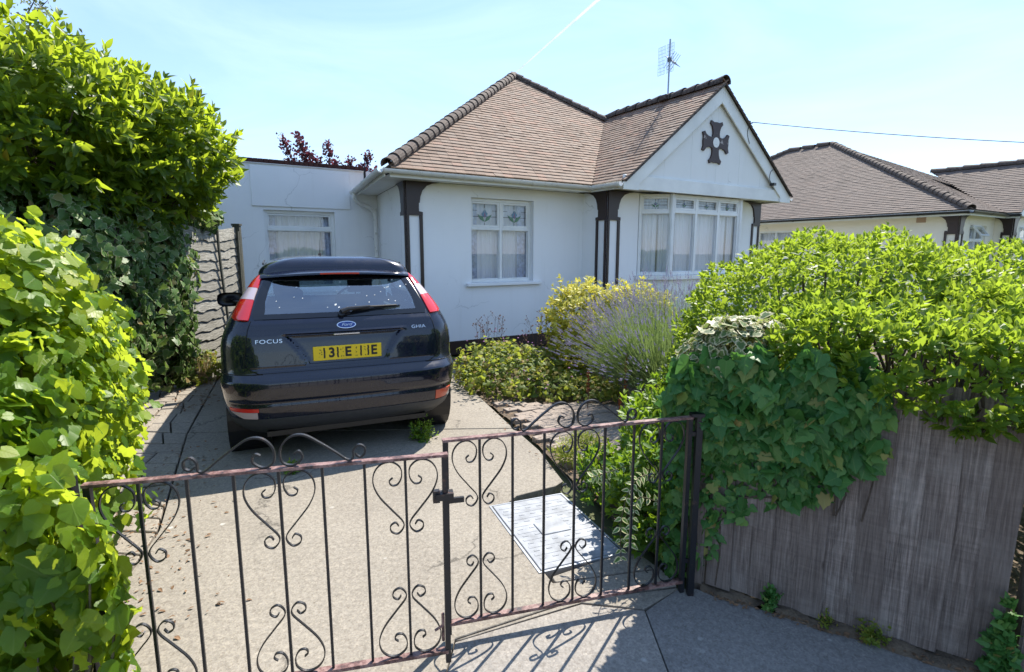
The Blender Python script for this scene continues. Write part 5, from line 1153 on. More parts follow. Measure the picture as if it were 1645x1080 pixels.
# wheels
for wy, wx in WHEELS:
    for sg in (-1, 1):
        wh = empty('wheel', (0, 0, 0)); wh.parent = car; wh.location = (sg * wx, wy, WR)
        mb = MB(); mb.lathe([(.20, -.095), (.285, -.10), (.308, -.085), (.315, -.06), (.315, .06), (.308, .085), (.285, .10), (.20, .095)], 36, lambda a, b, h: (h, a, b)); mb.obj('tyre', M['tyre'], wh, smooth=40)
        tr_ = MB()
        for k in range(48):
            a = 2 * math.pi * k / 48
            for h0, h1 in ((-.08, -.03), (-.02, .02), (.03, .08)): tr_.box(h0, h1, -.006, .006, .314, .3185, Matrix.Rotation(a, 4, 'X'))
        tr_.obj('tread', M['tyre'], wh, kind='stuff')
        mb = MB(); mb.lathe([(.0, sg * .075), (.05, sg * .08), (.06, sg * .06), (.19, sg * .075), (.205, sg * .092), (.205, -sg * .09), (.17, -sg * .08), (.12, -sg * .02), (0, -sg * .02)], 30, lambda a, b, h: (h, a, b)); mb.obj('rim', M['alloy'], wh, smooth=40)
    for sg in (-1, 1): mb = MB(); mb.lathe([(.36, -.0), (.36, .20), (.36, .30), (0, .30)], 24, lambda a, b, h: (sg * (.90 - h), wy + a, .31 + b)); mb.obj('wheel_housing', M['blk'], car)
mb = MB(); mb.box(-.62, .62, .12, 4.0, .20, .24); mb.box(-.5, .5, .25, .7, .22, .36); mb.tube([(-.42, .18, .235), (-.42, .7, .235)], .028, 10); mb.tube([(-.75, .66, .31), (.75, .66, .31)], .03, 8); mb.obj('underbody', M['blk'], car)
# cabin: seats, headrests, dashboard
mb = MB(); mb.box(-.72, .72, .45, 3.2, .42, .46); mb.box(-.74, -.70, .6, 3.2, .46, 1.0); mb.box(.70, .74, .6, 3.2, .46, 1.0); mb.obj('cabin_floor', M['seat'], car)
mb = MB(); mb.box(-.66, .66, .56, .98, .98, 1.0); mb.obj('parcel_shelf', M['seat'], car)
mb = MB(); mb.box(-.64, .64, 1.02, 1.16, .5, 1.09); mb.obj('rear_seat', M['seat'], car, bevel=.04)
for x in (-.38, .38):
    mb = MB(); mb.box(x - .12, x + .12, 1.06, 1.14, 1.11, 1.27); mb.obj('headrest', M['seat'], car, bevel=.03)
    mb = MB(); mb.box(x - .24, x + .24, 1.95, 2.09, .5, 1.13); mb.box(x - .24, x + .24, 2.09, 2.5, .46, .62); mb.box(x - .13, x + .13, 1.93, 2.02, 1.16, 1.34); mb.tube([(x - .05, 1.98, 1.1), (x - .05, 1.98, 1.2)], .008, 5); mb.tube([(x + .05, 1.98, 1.1), (x + .05, 1.98, 1.2)], .008, 5); mb.obj('front_seat', M['seat'], car, bevel=.02)
mb = MB(); mb.prism([(2.75, .7), (3.2, .7), (3.2, 1.0), (2.95, 1.04), (2.75, .98)], -.70, .70, lambda a, b, d: (d, a, b)); mb.obj('dashboard', M['seat'], car, bevel=.02)
mb = MB(); pts = [(.37 + .185 * math.cos(a), 2.62 - .06 * math.sin(a), 1.0 + .175 * math.sin(a)) for a in np.linspace(0, 2 * math.pi, 25)]; mb.tube(pts, .014, 6, False); mb.tube([(.37, 2.62, 1.0), (.37, 2.85, .92)], .03, 8); mb.tube([(.2, 2.62, 1.0), (.54, 2.62, 1.0)], .014, 5); mb.obj('steering_wheel', M['seat'], car, smooth='all')
# ------------------------------------------------------------ plants
LAUREL = leaf_ovate(.20, .14, .05, 5, .75); SMALL = leaf_ovate(.22, .12, .06, 3, .75); IVY = leaf_ivy(.5); IVYR = leaf_ivy(.45, .10); ROUND = leaf_ovate(.36, .1, .05, 4, .55); NARROW = leaf_ovate(.07, .12, .02, 3, .6)
def outer_w(P, N):   # how much a leaf faces the viewpoint and lies on the outside
    d = CAMP - P; return np.clip((N * nrm(d)).sum(1), 0, 1) + .05
# big cherry laurel over the left fence
ELL = [((-4.12, 6.25, 2.72), (.92, .85, .80)), ((-4.62, 5.2, 2.82), (1.12, .95, .86)), ((-5.5, 4.6, 2.6), (1.25, 1.1, .78)), ((-4.9, 6.4, 2.9), (1.1, 1.0, .85)), ((-4.45, 5.6, 2.25), (.72, .8, .45))]
lau = empty('laurel_bush', (-4.9, 5.6, 0), 0, 'tall glossy cherry laurel rising above the ivy-covered left fence', 'bush')
P, N = blob_points(ELL, 3000, .10, .5, .13, 1.3)
mats, rn = rosettes(P, N, 7, .9, .145, .35, twig=.07); w = np.tile(outer_w(P, N), 7)
plant(lau, LAUREL, mats, rn, M['laurel'], w)
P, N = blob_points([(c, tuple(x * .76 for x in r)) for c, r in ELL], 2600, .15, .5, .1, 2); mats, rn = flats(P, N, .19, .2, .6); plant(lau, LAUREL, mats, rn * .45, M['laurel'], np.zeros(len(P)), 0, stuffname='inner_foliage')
inner_core(lau, ELL, M['bark'])
# upright shoots that break the outline
P = np.array([(-4.0 - .2 * i + rng.uniform(-.1, .1), 6.2 - .22 * i + rng.uniform(-.2, .2), 3.42 + .04 * i + .10 * math.sin(i * 2.1)) for i in range(9)] + [(-3.35, 6.3, 3.05), (-3.25, 6.2, 2.7), (-4.35, 5.0, 3.75), (-4.6, 4.9, 3.78)])
up_ = np.tile(np.array([0.08, -.05, 1.]), (len(P), 1)); allm = []; allr = []
for k in range(4):
    m_, r_ = rosettes(P + up_ * .075 * k - up_ * .12, up_, 4, 1.0 - .15 * k, .12, .4, twig=.03); allm.append(m_); allr.append(np.clip(r_ + .3, 0, .93))
plant(lau, LAUREL, np.concatenate(allm), np.concatenate(allr), M['laurel'], np.zeros(len(P) * 16), 0, stuffname='upright_shoots')
# variegated ivy curtain below the laurel on the same fence
iv = empty('ivy_curtain', (-4.0, 5.6, 0), 0, 'dull cream-edged ivy curtain hanging below the laurel beside the lap fence', 'ivy')
ELL = [((-4.05, 6.0, 1.05), (.36, .62, 1.08)), ((-4.1, 5.2, 1.1), (.42, .7, 1.12)), ((-4.6, 4.5, 1.2), (.6, .7, 1.15)), ((-4.0, 6.45, 1.6), (.18, .28, .55)), ((-3.92, 6.9, 2.02), (.13, .40, .15)), ((-4.0, 6.35, .35), (.2, .26, .4))]
P, N = blob_points(ELL, 7600, .10, .06, .12, 3); mats, rn = flats(P, N, .085, .6, .4, .45); plant(iv, IVY, mats, rn, M['ivyvar'], outer_w(P, N))
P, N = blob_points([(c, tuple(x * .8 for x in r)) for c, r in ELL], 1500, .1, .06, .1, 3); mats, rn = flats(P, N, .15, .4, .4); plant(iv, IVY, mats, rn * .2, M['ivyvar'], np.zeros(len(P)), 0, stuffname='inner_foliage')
inner_core(iv, ELL, M['bark'])
# small lit plants and dry grass at its foot
tf = empty('dry_grass_tuft', (-3.86, 6.45, 0), 0, 'straw-coloured dry grass tuft at the foot of the left ivy', 'grass tuft')
mb = MB()
for i in range(150):
    a = random.uniform(0, 6.28); r = random.uniform(.02, .16); l = random.uniform(.2, .42); b = Vector((r * .5 * math.cos(a), r * .5 * math.sin(a), 0)); e = b + Vector((math.cos(a) * random.uniform(.04, .2), math.sin(a) * random.uniform(.04, .2), l)); m = b.lerp(e, .6) + Vector((0, 0, .06))
    mb.tube([b, m, e], [.003, .0022, .0008], 3, False)
mb.obj('grass_blades', M['straw'], tf, smooth='all', kind='stuff')
fl = empty('low_plant', (-3.80, 6.9, 0), 0, 'pale green low plant spilling onto the paving below the lap fence', 'plant')
P, N = blob_points([((-3.82, 6.95, .0), (.22, .42, .22)), ((-3.88, 6.55, .05), (.18, .3, .34))], 900, .15, .02); mats, rn = flats(P, N, .06, -.2, .6); plant(fl, ROUND, mats, np.clip(rn + .2, 0, .99), M['cover'], outer_w(P, N), 80)
# bright ivy hedge in the near left corner
ELL = [((-2.40, 2.05, .80), (.78, .70, .96)), ((-2.5, 2.15, 1.2), (.84, .6, .66)), ((-2.15, 1.95, 1.22), (.42, .4, .46)), ((-1.80, 1.62, .52), (.44, .30, .66)), ((-1.90, 1.86, .98), (.34, .36, .40)), ((-2.85, 2.9, .8), (.7, .6, .8)), ((-1.72, 1.50, .2), (.34, .25, .5)), ((-1.36, 1.46, .50), (.20, .10, .50))]
ih = empty('ivy_hedge', (-2.1, 2.0, 0), 0, 'bright sunlit broad-leaved ivy hedge swallowing the gate hinge', 'ivy')
P, N = blob_points(ELL, 8600, .10, .03, .07, 5); mats, rn = flats(P, N + np.array([.25, .15, .45]), .056, .45, .62, .5); mats[:, :3, :3] *= np.clip(np.linalg.norm(P - CAMP, axis=1) / 2.1, .62, 1.05)[:, None, None]; rn = np.clip(rn * .75 + .5 * np.clip(P[:, 2] - .5, 0, 1) * rng.uniform(0, .6, len(P)), 0, .99)
plant(ih, IVYR, mats, rn, M['ivyfront'], outer_w(P, N))
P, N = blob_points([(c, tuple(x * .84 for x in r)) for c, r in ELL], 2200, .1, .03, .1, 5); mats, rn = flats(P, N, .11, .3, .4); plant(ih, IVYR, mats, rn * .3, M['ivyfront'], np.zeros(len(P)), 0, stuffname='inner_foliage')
inner_core(ih, ELL, M['twig'])
# right-hand evergreen hedge behind the fence
FENCEP = lambda d, z, out=0.: np.array(F0 + FD * d + FN * out + Vector((0, 0, z)))
ELL = [((2.12, 3.45, .94), (1.02, 1.1, .80)), ((3.1, 3.6, .92), (1.2, 1.2, .74)), ((4.2, 3.3, .88), (1.3, 1.5, .66)), ((1.75, 2.75, .98), (.62, .55, .42)), ((2.35, 2.45, 1.0), (.62, .62, .46)), ((3.0, 2.3, 1.0), (.6, .7, .52)), ((1.75, 2.25, 1.06), (.38, .28, .24)), ((2.0, 2.0, 1.08), (.33, .22, .22)), ((2.3, 1.85, 1.1), (.3, .3, .22)), ((1.54, 2.06, 1.16), (.26, .17, .19)), ((1.76, 1.93, 1.14), (.27, .17, .22)), ((2.02, 1.78, 1.12), (.30, .18, .22)), ((1.35, 2.24, 1.22), (.25, .17, .17)), ((2.3, 1.6, 1.12), (.3, .18, .22)), ((1.62, 2.25, 1.2), (.4, .3, .2)), ((1.45, 3.6, .5), (.45, .5, .6))]
hd = empty('evergreen_hedge', (2.6, 3.2, 0), 0, 'dense bright green evergreen hedge billowing over the weathered board fence', 'hedge')
P, N = blob_points(ELL, 12500, .06, .05, .045, 8)
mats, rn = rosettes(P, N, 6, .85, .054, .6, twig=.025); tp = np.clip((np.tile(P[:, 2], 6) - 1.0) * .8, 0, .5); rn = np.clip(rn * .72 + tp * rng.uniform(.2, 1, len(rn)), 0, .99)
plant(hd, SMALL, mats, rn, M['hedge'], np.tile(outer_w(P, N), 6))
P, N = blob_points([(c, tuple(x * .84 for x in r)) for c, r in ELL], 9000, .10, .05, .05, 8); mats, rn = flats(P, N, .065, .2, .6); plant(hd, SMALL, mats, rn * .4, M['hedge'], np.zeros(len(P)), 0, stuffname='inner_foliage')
inner_core(hd, ELL, M['bark'])
# dark ivy on the fence
def in_poly(x, y, poly):
    c = np.zeros(len(x), bool)
    for i in range(len(poly)):
        (x1, y1), (x2, y2) = poly[i], poly[i - 1]
        if y1 != y2: c ^= ((y1 > y) != (y2 > y)) & (x < (x2 - x1) * (y - y1) / (y2 - y1) + x1)
    return c
IP = [(-.17, .05), (-.20, 1.08), (-.05, 1.17), (.2, 1.19), (.5, 1.16), (.70, 1.12), (.74, 1.0), (.69, .85), (.60, .755), (.55, .68), (.44, .60), (.36, .54), (.27, .50), (.235, .57), (.16, .55), (.12, .43), (.09, .33), (.045, .30), (.02, .20), (-.03, .08)]
fi = empty('fence_ivy', F0, 0, 'deep green ivy hanging over the gate end of the weathered board fence', 'ivy')
n = 6400; x = rng.uniform(-.25, .8, n); z = rng.uniform(.03, 1.22, n); wob = .035 * np.sin(z * 23 + 3 * x) + .03 * np.sin(x * 31) + rng.normal(size=n) * .022; k = in_poly(x + wob, z + wob, IP) & (x < .64 + .03 * np.sin(z * 40)); x, z = x[k], z[k]
edge_thin = rng.uniform(size=len(x)) < np.where((z < .62) & (x < .3), .42, np.where(x > .5, .7, 1.)); x, z = x[edge_thin], z[edge_thin]
out = .02 + .075 * np.clip((z - .25) * 1.4, 0.05, 1) * rng.uniform(.2, 1, len(x)) * (1 + .8 * np.sin(x * 19 + 1) * np.sin(z * 17)); P = np.array([FENCEP(a, c, o) for a, c, o in zip(x, z, out)])
N = np.tile(np.array(FN), (len(P), 1)) + np.array([0, 0, .35]); mats, rn = flats(P, N, .048, 1.1, .62, .72)
big = np.where(z > .75, 1.2, .85); mats[:, :3, :3] *= big[:, None, None]
plant(fi, IVY, mats, rn, M['ivydark'], .3 + out * 5)
P = np.array([FENCEP(a, c, -.06 - .1 * q) for a, c, q in zip(rng.uniform(-.22, -.03, 700), rng.uniform(.03, 1.1, 700), rng.uniform(0, 1, 700))]); N = np.tile(np.array([-.6, -.7, .3]), (700, 1)); mats, rn = flats(P, N, .06, .9, .4); plant(fi, IVY, mats, rn, M['ivydark'], np.zeros(700), 0, stuffname='side_foliage')
mb = MB()
for i in range(8):
    a0 = random.uniform(-.1, .6); pts = [FENCEP(a0 + .12 * t * random.uniform(-1, 1) + .02 * math.sin(t * 9), max(.03, (1.1 if a0 > .2 else .9) * t + (.5 * (1 - t) if a0 > .2 else .03)), .026) - np.array(F0) for t in np.linspace(0, 1, 7)]
    mb.tube(pts, .0032, 5)
mb.tube([FENCEP(a, b, .03) - np.array(F0) for a, b in ((-.03, .30), (.03, .36), (.12, .49), (.2, .52), (.28, .53))], .006, 5)
mb.obj('stem', M['bark'], fi, kind='stuff')
vi = empty('variegated_ivy', F0, 0, 'sunlit pale-edged ivy mound on top of the fence above the gate post', 'ivy')
c = FENCEP(.05, 1.17, -.08); ELL = [(tuple(c), (.17, .15, .13)), (tuple(c + np.array([.10, .02, .02])), (.13, .13, .11)), (tuple(c + np.array([-.10, .02, -.05])), (.13, .12, .12))]
P, N = blob_points(ELL, 800, .12, .3, .2, 2); mats, rn = flats(P, N + np.array([0, 0, .4]), .046, .4, .5, .5); plant(vi, IVY, mats, rn, M['ivylit'], outer_w(P, N), 200)
# fresh green shrub behind the small gate
ELL = [((.98, 3.2, .34), (.34, .42, .42)), ((.80, 2.75, .28), (.28, .26, .36)), ((1.15, 3.75, .32), (.36, .45, .36)), ((1.0, 2.62, .42), (.2, .22, .42)), ((.62, 3.4, .12), (.18, .35, .18))]
es = empty('euonymus_shrub', (.95, 3.1, 0), 0, 'fresh yellow-green shrub behind the small gate beside the hedge', 'shrub')
P, N = blob_points(ELL, 1300, .12, .03, .18, 4); mats, rn = rosettes(P, N, 6, .95, .062, .5, twig=.03); rn = np.clip(rn * .6 + np.tile(np.clip(P[:, 2] - .3, 0, .5), 6), 0, .99); plant(es, SMALL, mats, rn, M['euon'], np.tile(outer_w(P, N), 6))
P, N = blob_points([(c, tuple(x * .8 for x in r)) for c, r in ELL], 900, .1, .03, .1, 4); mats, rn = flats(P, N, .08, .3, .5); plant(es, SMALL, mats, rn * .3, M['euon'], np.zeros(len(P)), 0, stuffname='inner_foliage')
inner_core(es, ELL, M['bark'])
# cream-edged trailing stems by the inspection cover
tp = empty('trailing_periwinkle', (.62, 2.85, 0), 0, 'cream-edged trailing plant dangling over the inspection cover corner', 'plant')
mb = MB(); PP = []; AA = []
for s_ in ([(.78, 2.9, .42), (.66, 2.8, .50), (.57, 2.72, .46), (.53, 2.70, .30), (.535, 2.70, .12)], [(.80, 3.0, .40), (.66, 2.98, .48), (.52, 2.98, .44), (.43, 3.0, .40)], [(.80, 3.0, .36), (.64, 3.05, .40), (.50, 3.06, .33)], [(.75, 2.8, .35), (.62, 2.72, .42), (.58, 2.66, .35), (.56, 2.63, .22)]):
    pts = [p + Vector((0, -.27, 0)) for p in spline(s_, 7)]; mb.tube([p - Vector((.62, 2.85, 0)) for p in pts], .0022, 4)
    for i in range(2, len(pts), 2):
        t = (pts[i] - pts[i - 1]).normalized(); sd_ = t.cross(Vector((0, -.8, .6))).normalized()
        for sg in (-1, 1): PP.append(pts[i]); AA.append(sd_ * sg + t * .5 + Vector((0, -.2, -.1)))
mb.obj('stem', M['twig'], tp, kind='stuff'); PP = np.array([tuple(p) for p in PP]); AA = np.array([tuple(p) for p in AA])
plant(tp, ROUND, frames(PP, AA, np.tile([-.1, -.7, .7], (len(PP), 1)) + rng.normal(size=(len(PP), 3)) * .25, rng.uniform(.032, .05, len(PP)), .75), rng.uniform(size=len(PP)) * .99, M['peri'], np.ones(len(PP)), 300)
# golden shrub at the corner of the bay
ELL = [((.98, 6.9, .76), (.56, .5, .48)), ((1.62, 7.1, .78), (.55, .5, .42)), ((.80, 6.75, .45), (.32, .4, .40)), ((1.3, 6.7, .45), (.5, .4, .42))]
ch = empty('golden_shrub', (1.2, 6.95, 0), 0, 'golden-yellow leaved shrub against the bay corner behind the lavender', 'shrub')
P, N = blob_points(ELL, 1500, .12, .05, .2, 7); mats, rn = rosettes(P, N, 6, 1.1, .075, .5, twig=.035); rn = np.clip(rn * .6 + np.tile(np.clip((P[:, 2] - .45) * 1.1, 0, .6), 6) * rng.uniform(.5, 1, len(rn)), 0, .99); plant(ch, SMALL, mats, rn, M['choisya'], np.tile(outer_w(P, N), 6), 250)
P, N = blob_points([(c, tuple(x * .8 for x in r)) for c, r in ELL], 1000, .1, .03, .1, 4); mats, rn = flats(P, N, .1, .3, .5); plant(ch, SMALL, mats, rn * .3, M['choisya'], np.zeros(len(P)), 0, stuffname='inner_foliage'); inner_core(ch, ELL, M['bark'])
# lavender: hundreds of leaning stems
lv = empty('lavender_bush', (1.60, 5.55, 0), 0, 'sprawling lavender bush with pale mauve flower spikes in front of the bay', 'lavender')
n = 1900; az = rng.uniform(0, 2 * math.pi, n); tilt = np.abs(rng.normal(size=n)) * .55 + .05; lean_l = rng.uniform(size=n) < .4; az[lean_l] = rng.normal(size=lean_l.sum()) * .55 + 3.5; tilt[lean_l] = rng.uniform(.5, 1.32, lean_l.sum()); tilt = np.minimum(tilt, 1.35); base = np.array([1.62, 5.5, .18]) + np.stack([.34 * np.cos(az) * np.sqrt(rng.uniform(size=n)), .34 * np.sin(az) * np.sqrt(rng.uniform(size=n)), .10 * rng.uniform(size=n)], 1)
back = rng.uniform(size=n) < .38; base[back] += np.array([.35, .75, .10])
ln_ = rng.uniform(.68, 1.08, n); dr = np.stack([np.cos(az) * np.sin(tilt), np.sin(az) * np.sin(tilt), np.cos(tilt)], 1); tip = base + dr * ln_[:, None]; tip[:, 2] += .06 * np.sin(tilt); tip[:, 2] = np.maximum(tip[:, 2], .12)
NARST = leaf_ovate(.004, -.10, .002, 3, .3)
stm = frames(base, tip - base, np.tile([0, 0, 1.], (n, 1)) + rng.normal(size=(n, 3)) * .3, np.linalg.norm(tip - base, axis=1)); rn = rng.uniform(size=n) * .99
plant(lv, NARST, stm, rn, M['lavleaf'], np.zeros(n), 0, stuffname='flower_stems')
q = 16000; wch = rng.integers(0, n, q); tt = rng.uniform(.02, .62, q) ** 1.0; pp = base[wch] + (tip - base)[wch] * tt[:, None]; mats = frames(pp, dr[wch] + rng.normal(size=(q, 3)) * .45, unit(q), rng.uniform(.035, .075, q)); plant(lv, NARROW, mats, np.clip(rng.uniform(size=q) * (.35 + tt), 0, .99), M['lavleaf'], np.zeros(q), 0, stuffname='foliage')
# spikes: stacks of tiny florets
sp = []; 
for k in range(7):
    for s_ in range(4):
        a = rng.uniform(0, 6.28, n); e1 = nrm(np.cross(dr, [.3, .2, .93])); e2 = np.cross(dr, e1); rad = e1 * np.cos(a)[:, None] + e2 * np.sin(a)[:, None]
        sp.append(frames(tip + dr * (.010 * k - .055), dr * .8 + rad * .7, rad, np.full(n, .0135 * (1 - .06 * k)), 1.2))
m_ = np.concatenate(sp); plant(lv, SMALL, m_, rng.uniform(size=len(m_)) * .99, M['lavflower'], np.zeros(len(m_)), 0, stuffname='flower_spikes')
# low geranium-like ground cover
gc = empty('ground_cover', (.1, 6.5, 0), 0, 'low mound of small-leaved flowering plants filling the bed beside the car', 'plant')
ELL = [((.08, 6.5, .05), (.82, .85, .36)), ((-.18, 6.9, .08), (.50, .6, .36)), ((.45, 6.1, .02), (.55, .5, .24)), ((-.28, 6.4, 0), (.3, .45, .2)), ((.9, 5.9, 0), (.4, .4, .2))]
P, N = blob_points(ELL, 7000, .14, .02, .26, 9); mats, rn = flats(P, N + np.array([0, 0, .5]), .042, -.1, .7, .5); plant(gc, IVY, mats, np.clip(rn + .15, 0, .99), M['cover'], outer_w(P, N))
P, N = blob_points([(c, tuple(x * .8 for x in r)) for c, r in ELL], 1500, .12, .02, .2, 9); mats, rn = flats(P, N, .06, 0, .5); plant(gc, IVY, mats, rn * .3, M['cover'], np.zeros(len(P)), 0, stuffname='inner_foliage')
mb = MB()
for i in range(60):
    q_ = Vector(unit(1)[0]); q_.z = abs(q_.z) + .4; c, r = random.choice(ELL[:3]); p = Vector(c) + Vector((q_.x * r[0], q_.y * r[1], q_.z * r[2])) * 1.02 - Vector((.1, 6.5, 0)); s_ = random.uniform(.008, .014)
    mb.lathe([(0, 0), (s_, .006), (s_ * .5, .012), (0, .012)], 6, lambda a, b, h: (p.x + a, p.y + b, p.z + h))
mb.obj('flowers', M['petal'], gc, kind='stuff')
# dried seed heads in front of the wall
ds = empty('dried_seed_stems', (.2, 7.3, 0), 0, 'thin dried brown seed-head stems standing against the white wall', 'plant')
mb = MB(); hb = MB()
for i in range(26):
    b = Vector((random.uniform(-.6, .75), random.uniform(-.35, .35), .1)); h = random.uniform(.35, .72) * (1 if i % 3 else .8); e = b + Vector((random.uniform(-.15, .15), random.uniform(-.1, .1), h)); pts = spline([b, b.lerp(e, .5) + Vector((random.uniform(-.05, .05), 0, 0)), e], 4); mb.tube(pts, .0028, 4)
    for k in range(7):
        t = random.uniform(.55, 1.); p = b.lerp(e, t); a = random.uniform(0, 6.28); f = p + Vector((math.cos(a) * .07, math.sin(a) * .07, random.uniform(.03, .09))); mb.tube([p, f], .0016, 3); r = random.uniform(.007, .014); hb.lathe([(0, -r), (r, 0), (0, r)], 5, lambda x_, y_, h_: (f.x + x_, f.y + y_, f.z + h_))
mb.obj('stems', M['drystem'], ds, kind='stuff'); hb.obj('seed_heads', M['drystem'], ds, kind='stuff')
for i, (x_, y_, h) in enumerate(((.78, 5.35, .42), (1.12, 5.15, .62), (.98, 4.7, .3))):
    dk = empty('dock_stem', (x_, y_, 0), 0, ['short rust-red dock seed spike left of the tall one', 'tallest rust-red dock seed spike in front of the lavender', 'smallest rust-brown dock spike just behind the gate crest'][i], 'weed', 'rust-red dock spikes')
    mb = MB(); mb.tube([(0, 0, 0), (.01, 0, h * .5), (.0, .01, h)], .0045, 5); mb.obj('stem', M['drystem'], dk); hb = MB()
    for k in range(90): t = random.uniform(.42, 1); a = random.uniform(0, 6.28); r = random.uniform(.004, .022) * (1.15 - t * .6); s_ = random.uniform(.005, .009); hb.lathe([(0, -s_), (s_, 0), (0, s_)], 4, lambda p, q_, u_: (r * math.cos(a) + p, r * math.sin(a) + q_, h * t + u_))
    hb.obj('seeds', M['rustseed'], dk, kind='stuff')
# weeds
def weed(x_, y_, r, h, n, label, mat='euon', tplt=SMALL, size=.035, singles=40):
    o = empty('weed', (x_, y_, 0), 0, label, 'weed'); P, N = blob_points([((x_, y_, h * .3), (r, r, h * .7))], n, .3, .01, .3, x_ * 7); mats, rn = rosettes(P, N, 4, 1.2, size, .5, twig=.02); plant(o, tplt, mats, np.clip(rn + .1, 0, .99), M[mat], np.tile(outer_w(P, N), 4), singles); return o
weed(-.78, 4.42, .12, .20, 120, 'bushy green weed growing beside the rear car tyre')
weed(-1.62, 3.72, .07, .10, 50, 'small weed under the rear bumper of the car')
a = FENCEP(.28, 0, .05); weed(a[0], a[1], .045, .12, 40, 'ivy seedling at the foot of the fence, nearest the gate', 'ivydark', IVY, .026)
a = FENCEP(.50, 0, .05); weed(a[0], a[1], .04, .07, 30, 'short dry-green weed in the middle of the fence foot', 'cover', SMALL, .022)
a = FENCEP(.66, 0, .05); weed(a[0], a[1], .07, .10, 80, 'low spreading weed at the fence foot below the bleached knots', 'cover', ROUND, .018)
a = FENCEP(1.06, 0.0, .07); o = weed(a[0], a[1], .05, .30, 90, 'dark ivy seedling in the gap between the two fences', 'ivydark', IVY, .04)
weed(.42, 3.95, .12, .18, 120, 'loose pale weed between the block paving and the cover', 'cover', NARROW, .06)
weed(.62, 4.25, .14, .16, 120, 'thin grassy weed edging the block paving under the shrub', 'cover', NARROW, .06)
# purple plum behind the extension
pt = empty('purple_plum_tree', world_of(house, (.25, 6.9, 0)), 0, 'purple-leaved plum tree showing over the flat roof', 'tree')
o0 = np.array(pt.location); mb = MB(); PP = []; AA = []
mb.tube([(0, 0, 0), (.05, .02, 1.5), (0, .0, 2.6)], [.09, .07, .05], 8)
for i in range(15):
    xx = (i / 14 - .5) * 2.4; hgt = -.28 + [4.75, 4.3, 4.15, 4.45, 4.35, 4.1][i % 6] - .15 * max(0, xx); hgt = {1: 4.65, 2: 4.42}.get(i, hgt); b = Vector((xx * .25, 0, 2.4)); e = Vector((xx * .85 + random.uniform(-.05, .05), xx * .53 + random.uniform(-.3, .3), hgt - .12)); pts = spline([b, b.lerp(e, .5) + Vector((xx * .1, 0, 0)), e], 7); mb.tube(pts, [.016 * (1 - .85 * k / (len(pts) - 1)) for k in range(len(pts))], 5)
    for k in range(320): t = random.uniform(.40, 1.02); p = pts[min(len(pts) - 1, int(t * (len(pts) - 1)))]; PP.append(np.array(p) + rng.normal(size=3) * np.array([.10, .10, .07]) * (1.25 - t * .7)); AA.append(rng.normal(size=3) + np.array([0, 0, .7]))
mb.obj('branches', M['bark'], pt, smooth='all'); PP = np.array(PP) + o0; plant(pt, SMALL, frames(PP, np.array(AA), unit(len(PP)), rng.uniform(.06, .11, len(PP)), 1.4), rng.uniform(size=len(PP)) * .99, M['purple'], np.ones(len(PP)), 150, stuffname='crown')
# loose tree beyond the laurel, top left
tt_ = empty('loose_tree', (-8.2, 9.0, 0), 0, 'loose pale-leaved tree behind the laurel in the top left corner', 'tree')
mb = MB(); mb.tube([(0, 0, 0), (.05, 0, 2.5), (.0, 0, 4.2)], [.14, .11, .07], 8); PP = []
for i in range(26):
    a = i * 2.4; e = Vector((math.cos(a) * random.uniform(.5, 1.25), math.sin(a) * random.uniform(.4, 1.1), random.uniform(4.4, 5.75))); pts = spline([Vector((0, 0, random.uniform(3, 4.1))), e * .6 + Vector((0, 0, 1.7)), e], 5); mb.tube(pts, [.03 * (1 - .9 * k / (len(pts) - 1)) for k in range(len(pts))], 5)
    for k in range(90): p = pts[random.randrange(3, len(pts))]; PP.append(np.array(p) + rng.normal(size=3) * .13)
mb.obj('branches', M['bark'], tt_, smooth='all'); PP = np.array(PP) + np.array(tt_.location); plant(tt_, SMALL, frames(PP, unit(len(PP)), unit(len(PP)), rng.uniform(.05, .085, len(PP)), 1.2), rng.uniform(size=len(PP)) * .99, M['treeleaf'], np.ones(len(PP)), 100, stuffname='crown')
# litter of dead leaves along the fence foot, the left paving and the gate corner
def litter(pts, n, spread, size, name, label_):
    o = empty(name, (pts[0][0], pts[0][1], 0)); o['kind'] = 'stuff'
    k = rng.integers(0, len(pts) - 1, n); t = rng.uniform(size=n)[:, None]; A = np.array(pts); p = A[k] * (1 - t) + A[k + 1] * t + rng.normal(size=(n, 2)) * spread; P = np.concatenate([p, rng.uniform(.002, .012, (n, 1))], 1)
    me = leaf_mesh(name, SMALL, frames(P - np.array([pts[0][0], pts[0][1], 0]), np.concatenate([rng.normal(size=(n, 2)), np.zeros((n, 1))], 1) + 1e-3, np.tile([0, 0, 1.], (n, 1)) + rng.normal(size=(n, 3)) * .25, size * rng.uniform(.5, 1.3, n)), rng.uniform(size=n), M['litter']); x_ = link_mesh(name, me, o); x_['kind'] = 'stuff'; bpy.data.objects.remove(o) if False else None
    return o
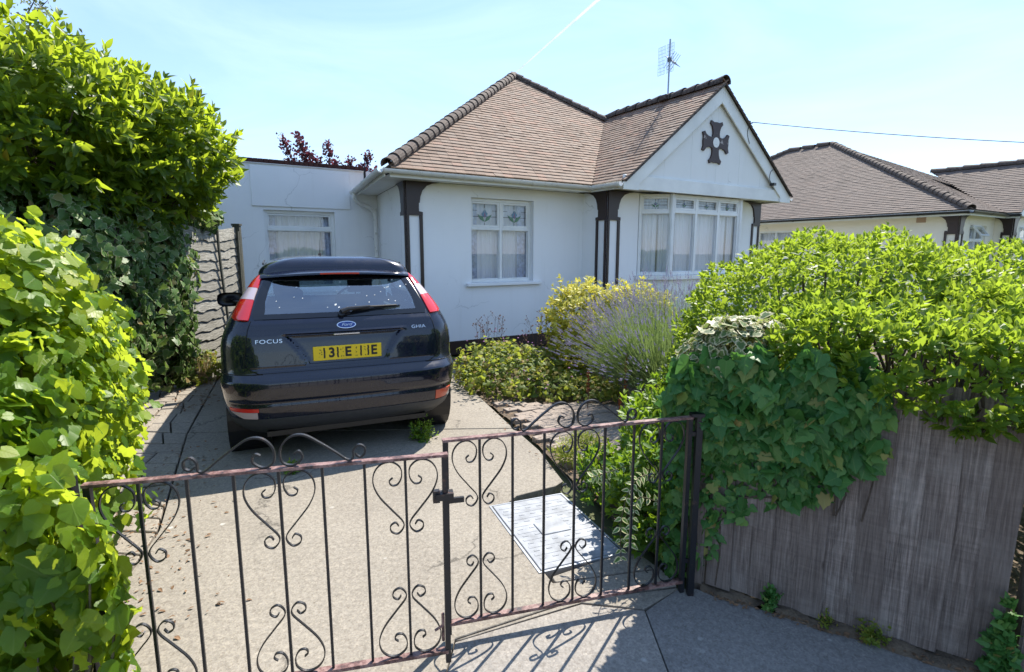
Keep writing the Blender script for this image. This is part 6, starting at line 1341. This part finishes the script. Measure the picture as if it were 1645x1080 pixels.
litter([tuple(FENCEP(.02, 0, .07)[:2]), tuple(FENCEP(.5, 0, .06)[:2]), tuple(FENCEP(1.05, 0, .05)[:2])], 240, .022, .022, 'dead_leaf_litter', '')
litter([(-1.55, 2.1), (-2.1, 2.9), (-2.75, 4.2)], 240, .16, .03, 'dead_leaf_litter', '')
litter([(-3.3, 5.4), (-3.75, 6.4), (-3.9, 7.0)], 200, .14, .04, 'dead_leaf_litter', '')
litter([(-.4, 6.0), (.05, 4.9), (.4, 4.0), (.7, 2.9)], 220, .08, .028, 'dead_leaf_litter', '')
# soil strip along the fence foot
mb = MB(); P = [[tuple(Vector(FENCEP(t, .0, o)) + Vector((0, 0, .004 + (.012 * math.sin(t * 31 + o * 90) + .010 if o < .06 else -.012)))) for o in (-.01, .03, .055, .062 + .03 * t + .012 * math.sin(t * 17))] for t in np.linspace(-.02, 1.25, 50)]; mb.grid(P); mb.obj('fence_foot_soil', M['soil'], smooth='all', kind='structure')
# vapour trail: a thin ribbon of cloud high up
t = MT('vapour_trail_ice'); t.t.nodes.remove(t.b); d_ = t.n('ShaderNodeBsdfDiffuse'); d_.inputs[0].default_value = (.9, .92, .95, 1); tl_ = t.n('ShaderNodeBsdfTranslucent'); tl_.inputs[0].default_value = (.9, .92, .95, 1); tr_ = t.n('ShaderNodeBsdfTransparent'); m1 = t.n('ShaderNodeMixShader'); m2 = t.n('ShaderNodeMixShader'); m1.inputs[0].default_value = .5
t.l(d_.outputs[0], m1.inputs[1]); t.l(tl_.outputs[0], m1.inputs[2]); t.l(t.math('MULTIPLY', t.ramp(t.noise(.004, 3), [(.3, (.5, .5, .5)), (.7, (.9, .9, .9))]), .95), m2.inputs[0]); t.l(tr_.outputs[0], m2.inputs[1]); t.l(m1.outputs[0], m2.inputs[2]); t.l(m2.outputs[0], t.out.inputs['Surface'])
mb = MB(); mb.tube([(2300., 9000., 4600.), (1279., 9000., 3815.), (25., 9000., 2772.)], [30, 24, 9], 8); mb.obj('vapour_trail', t.m, smooth='all', kind='structure')
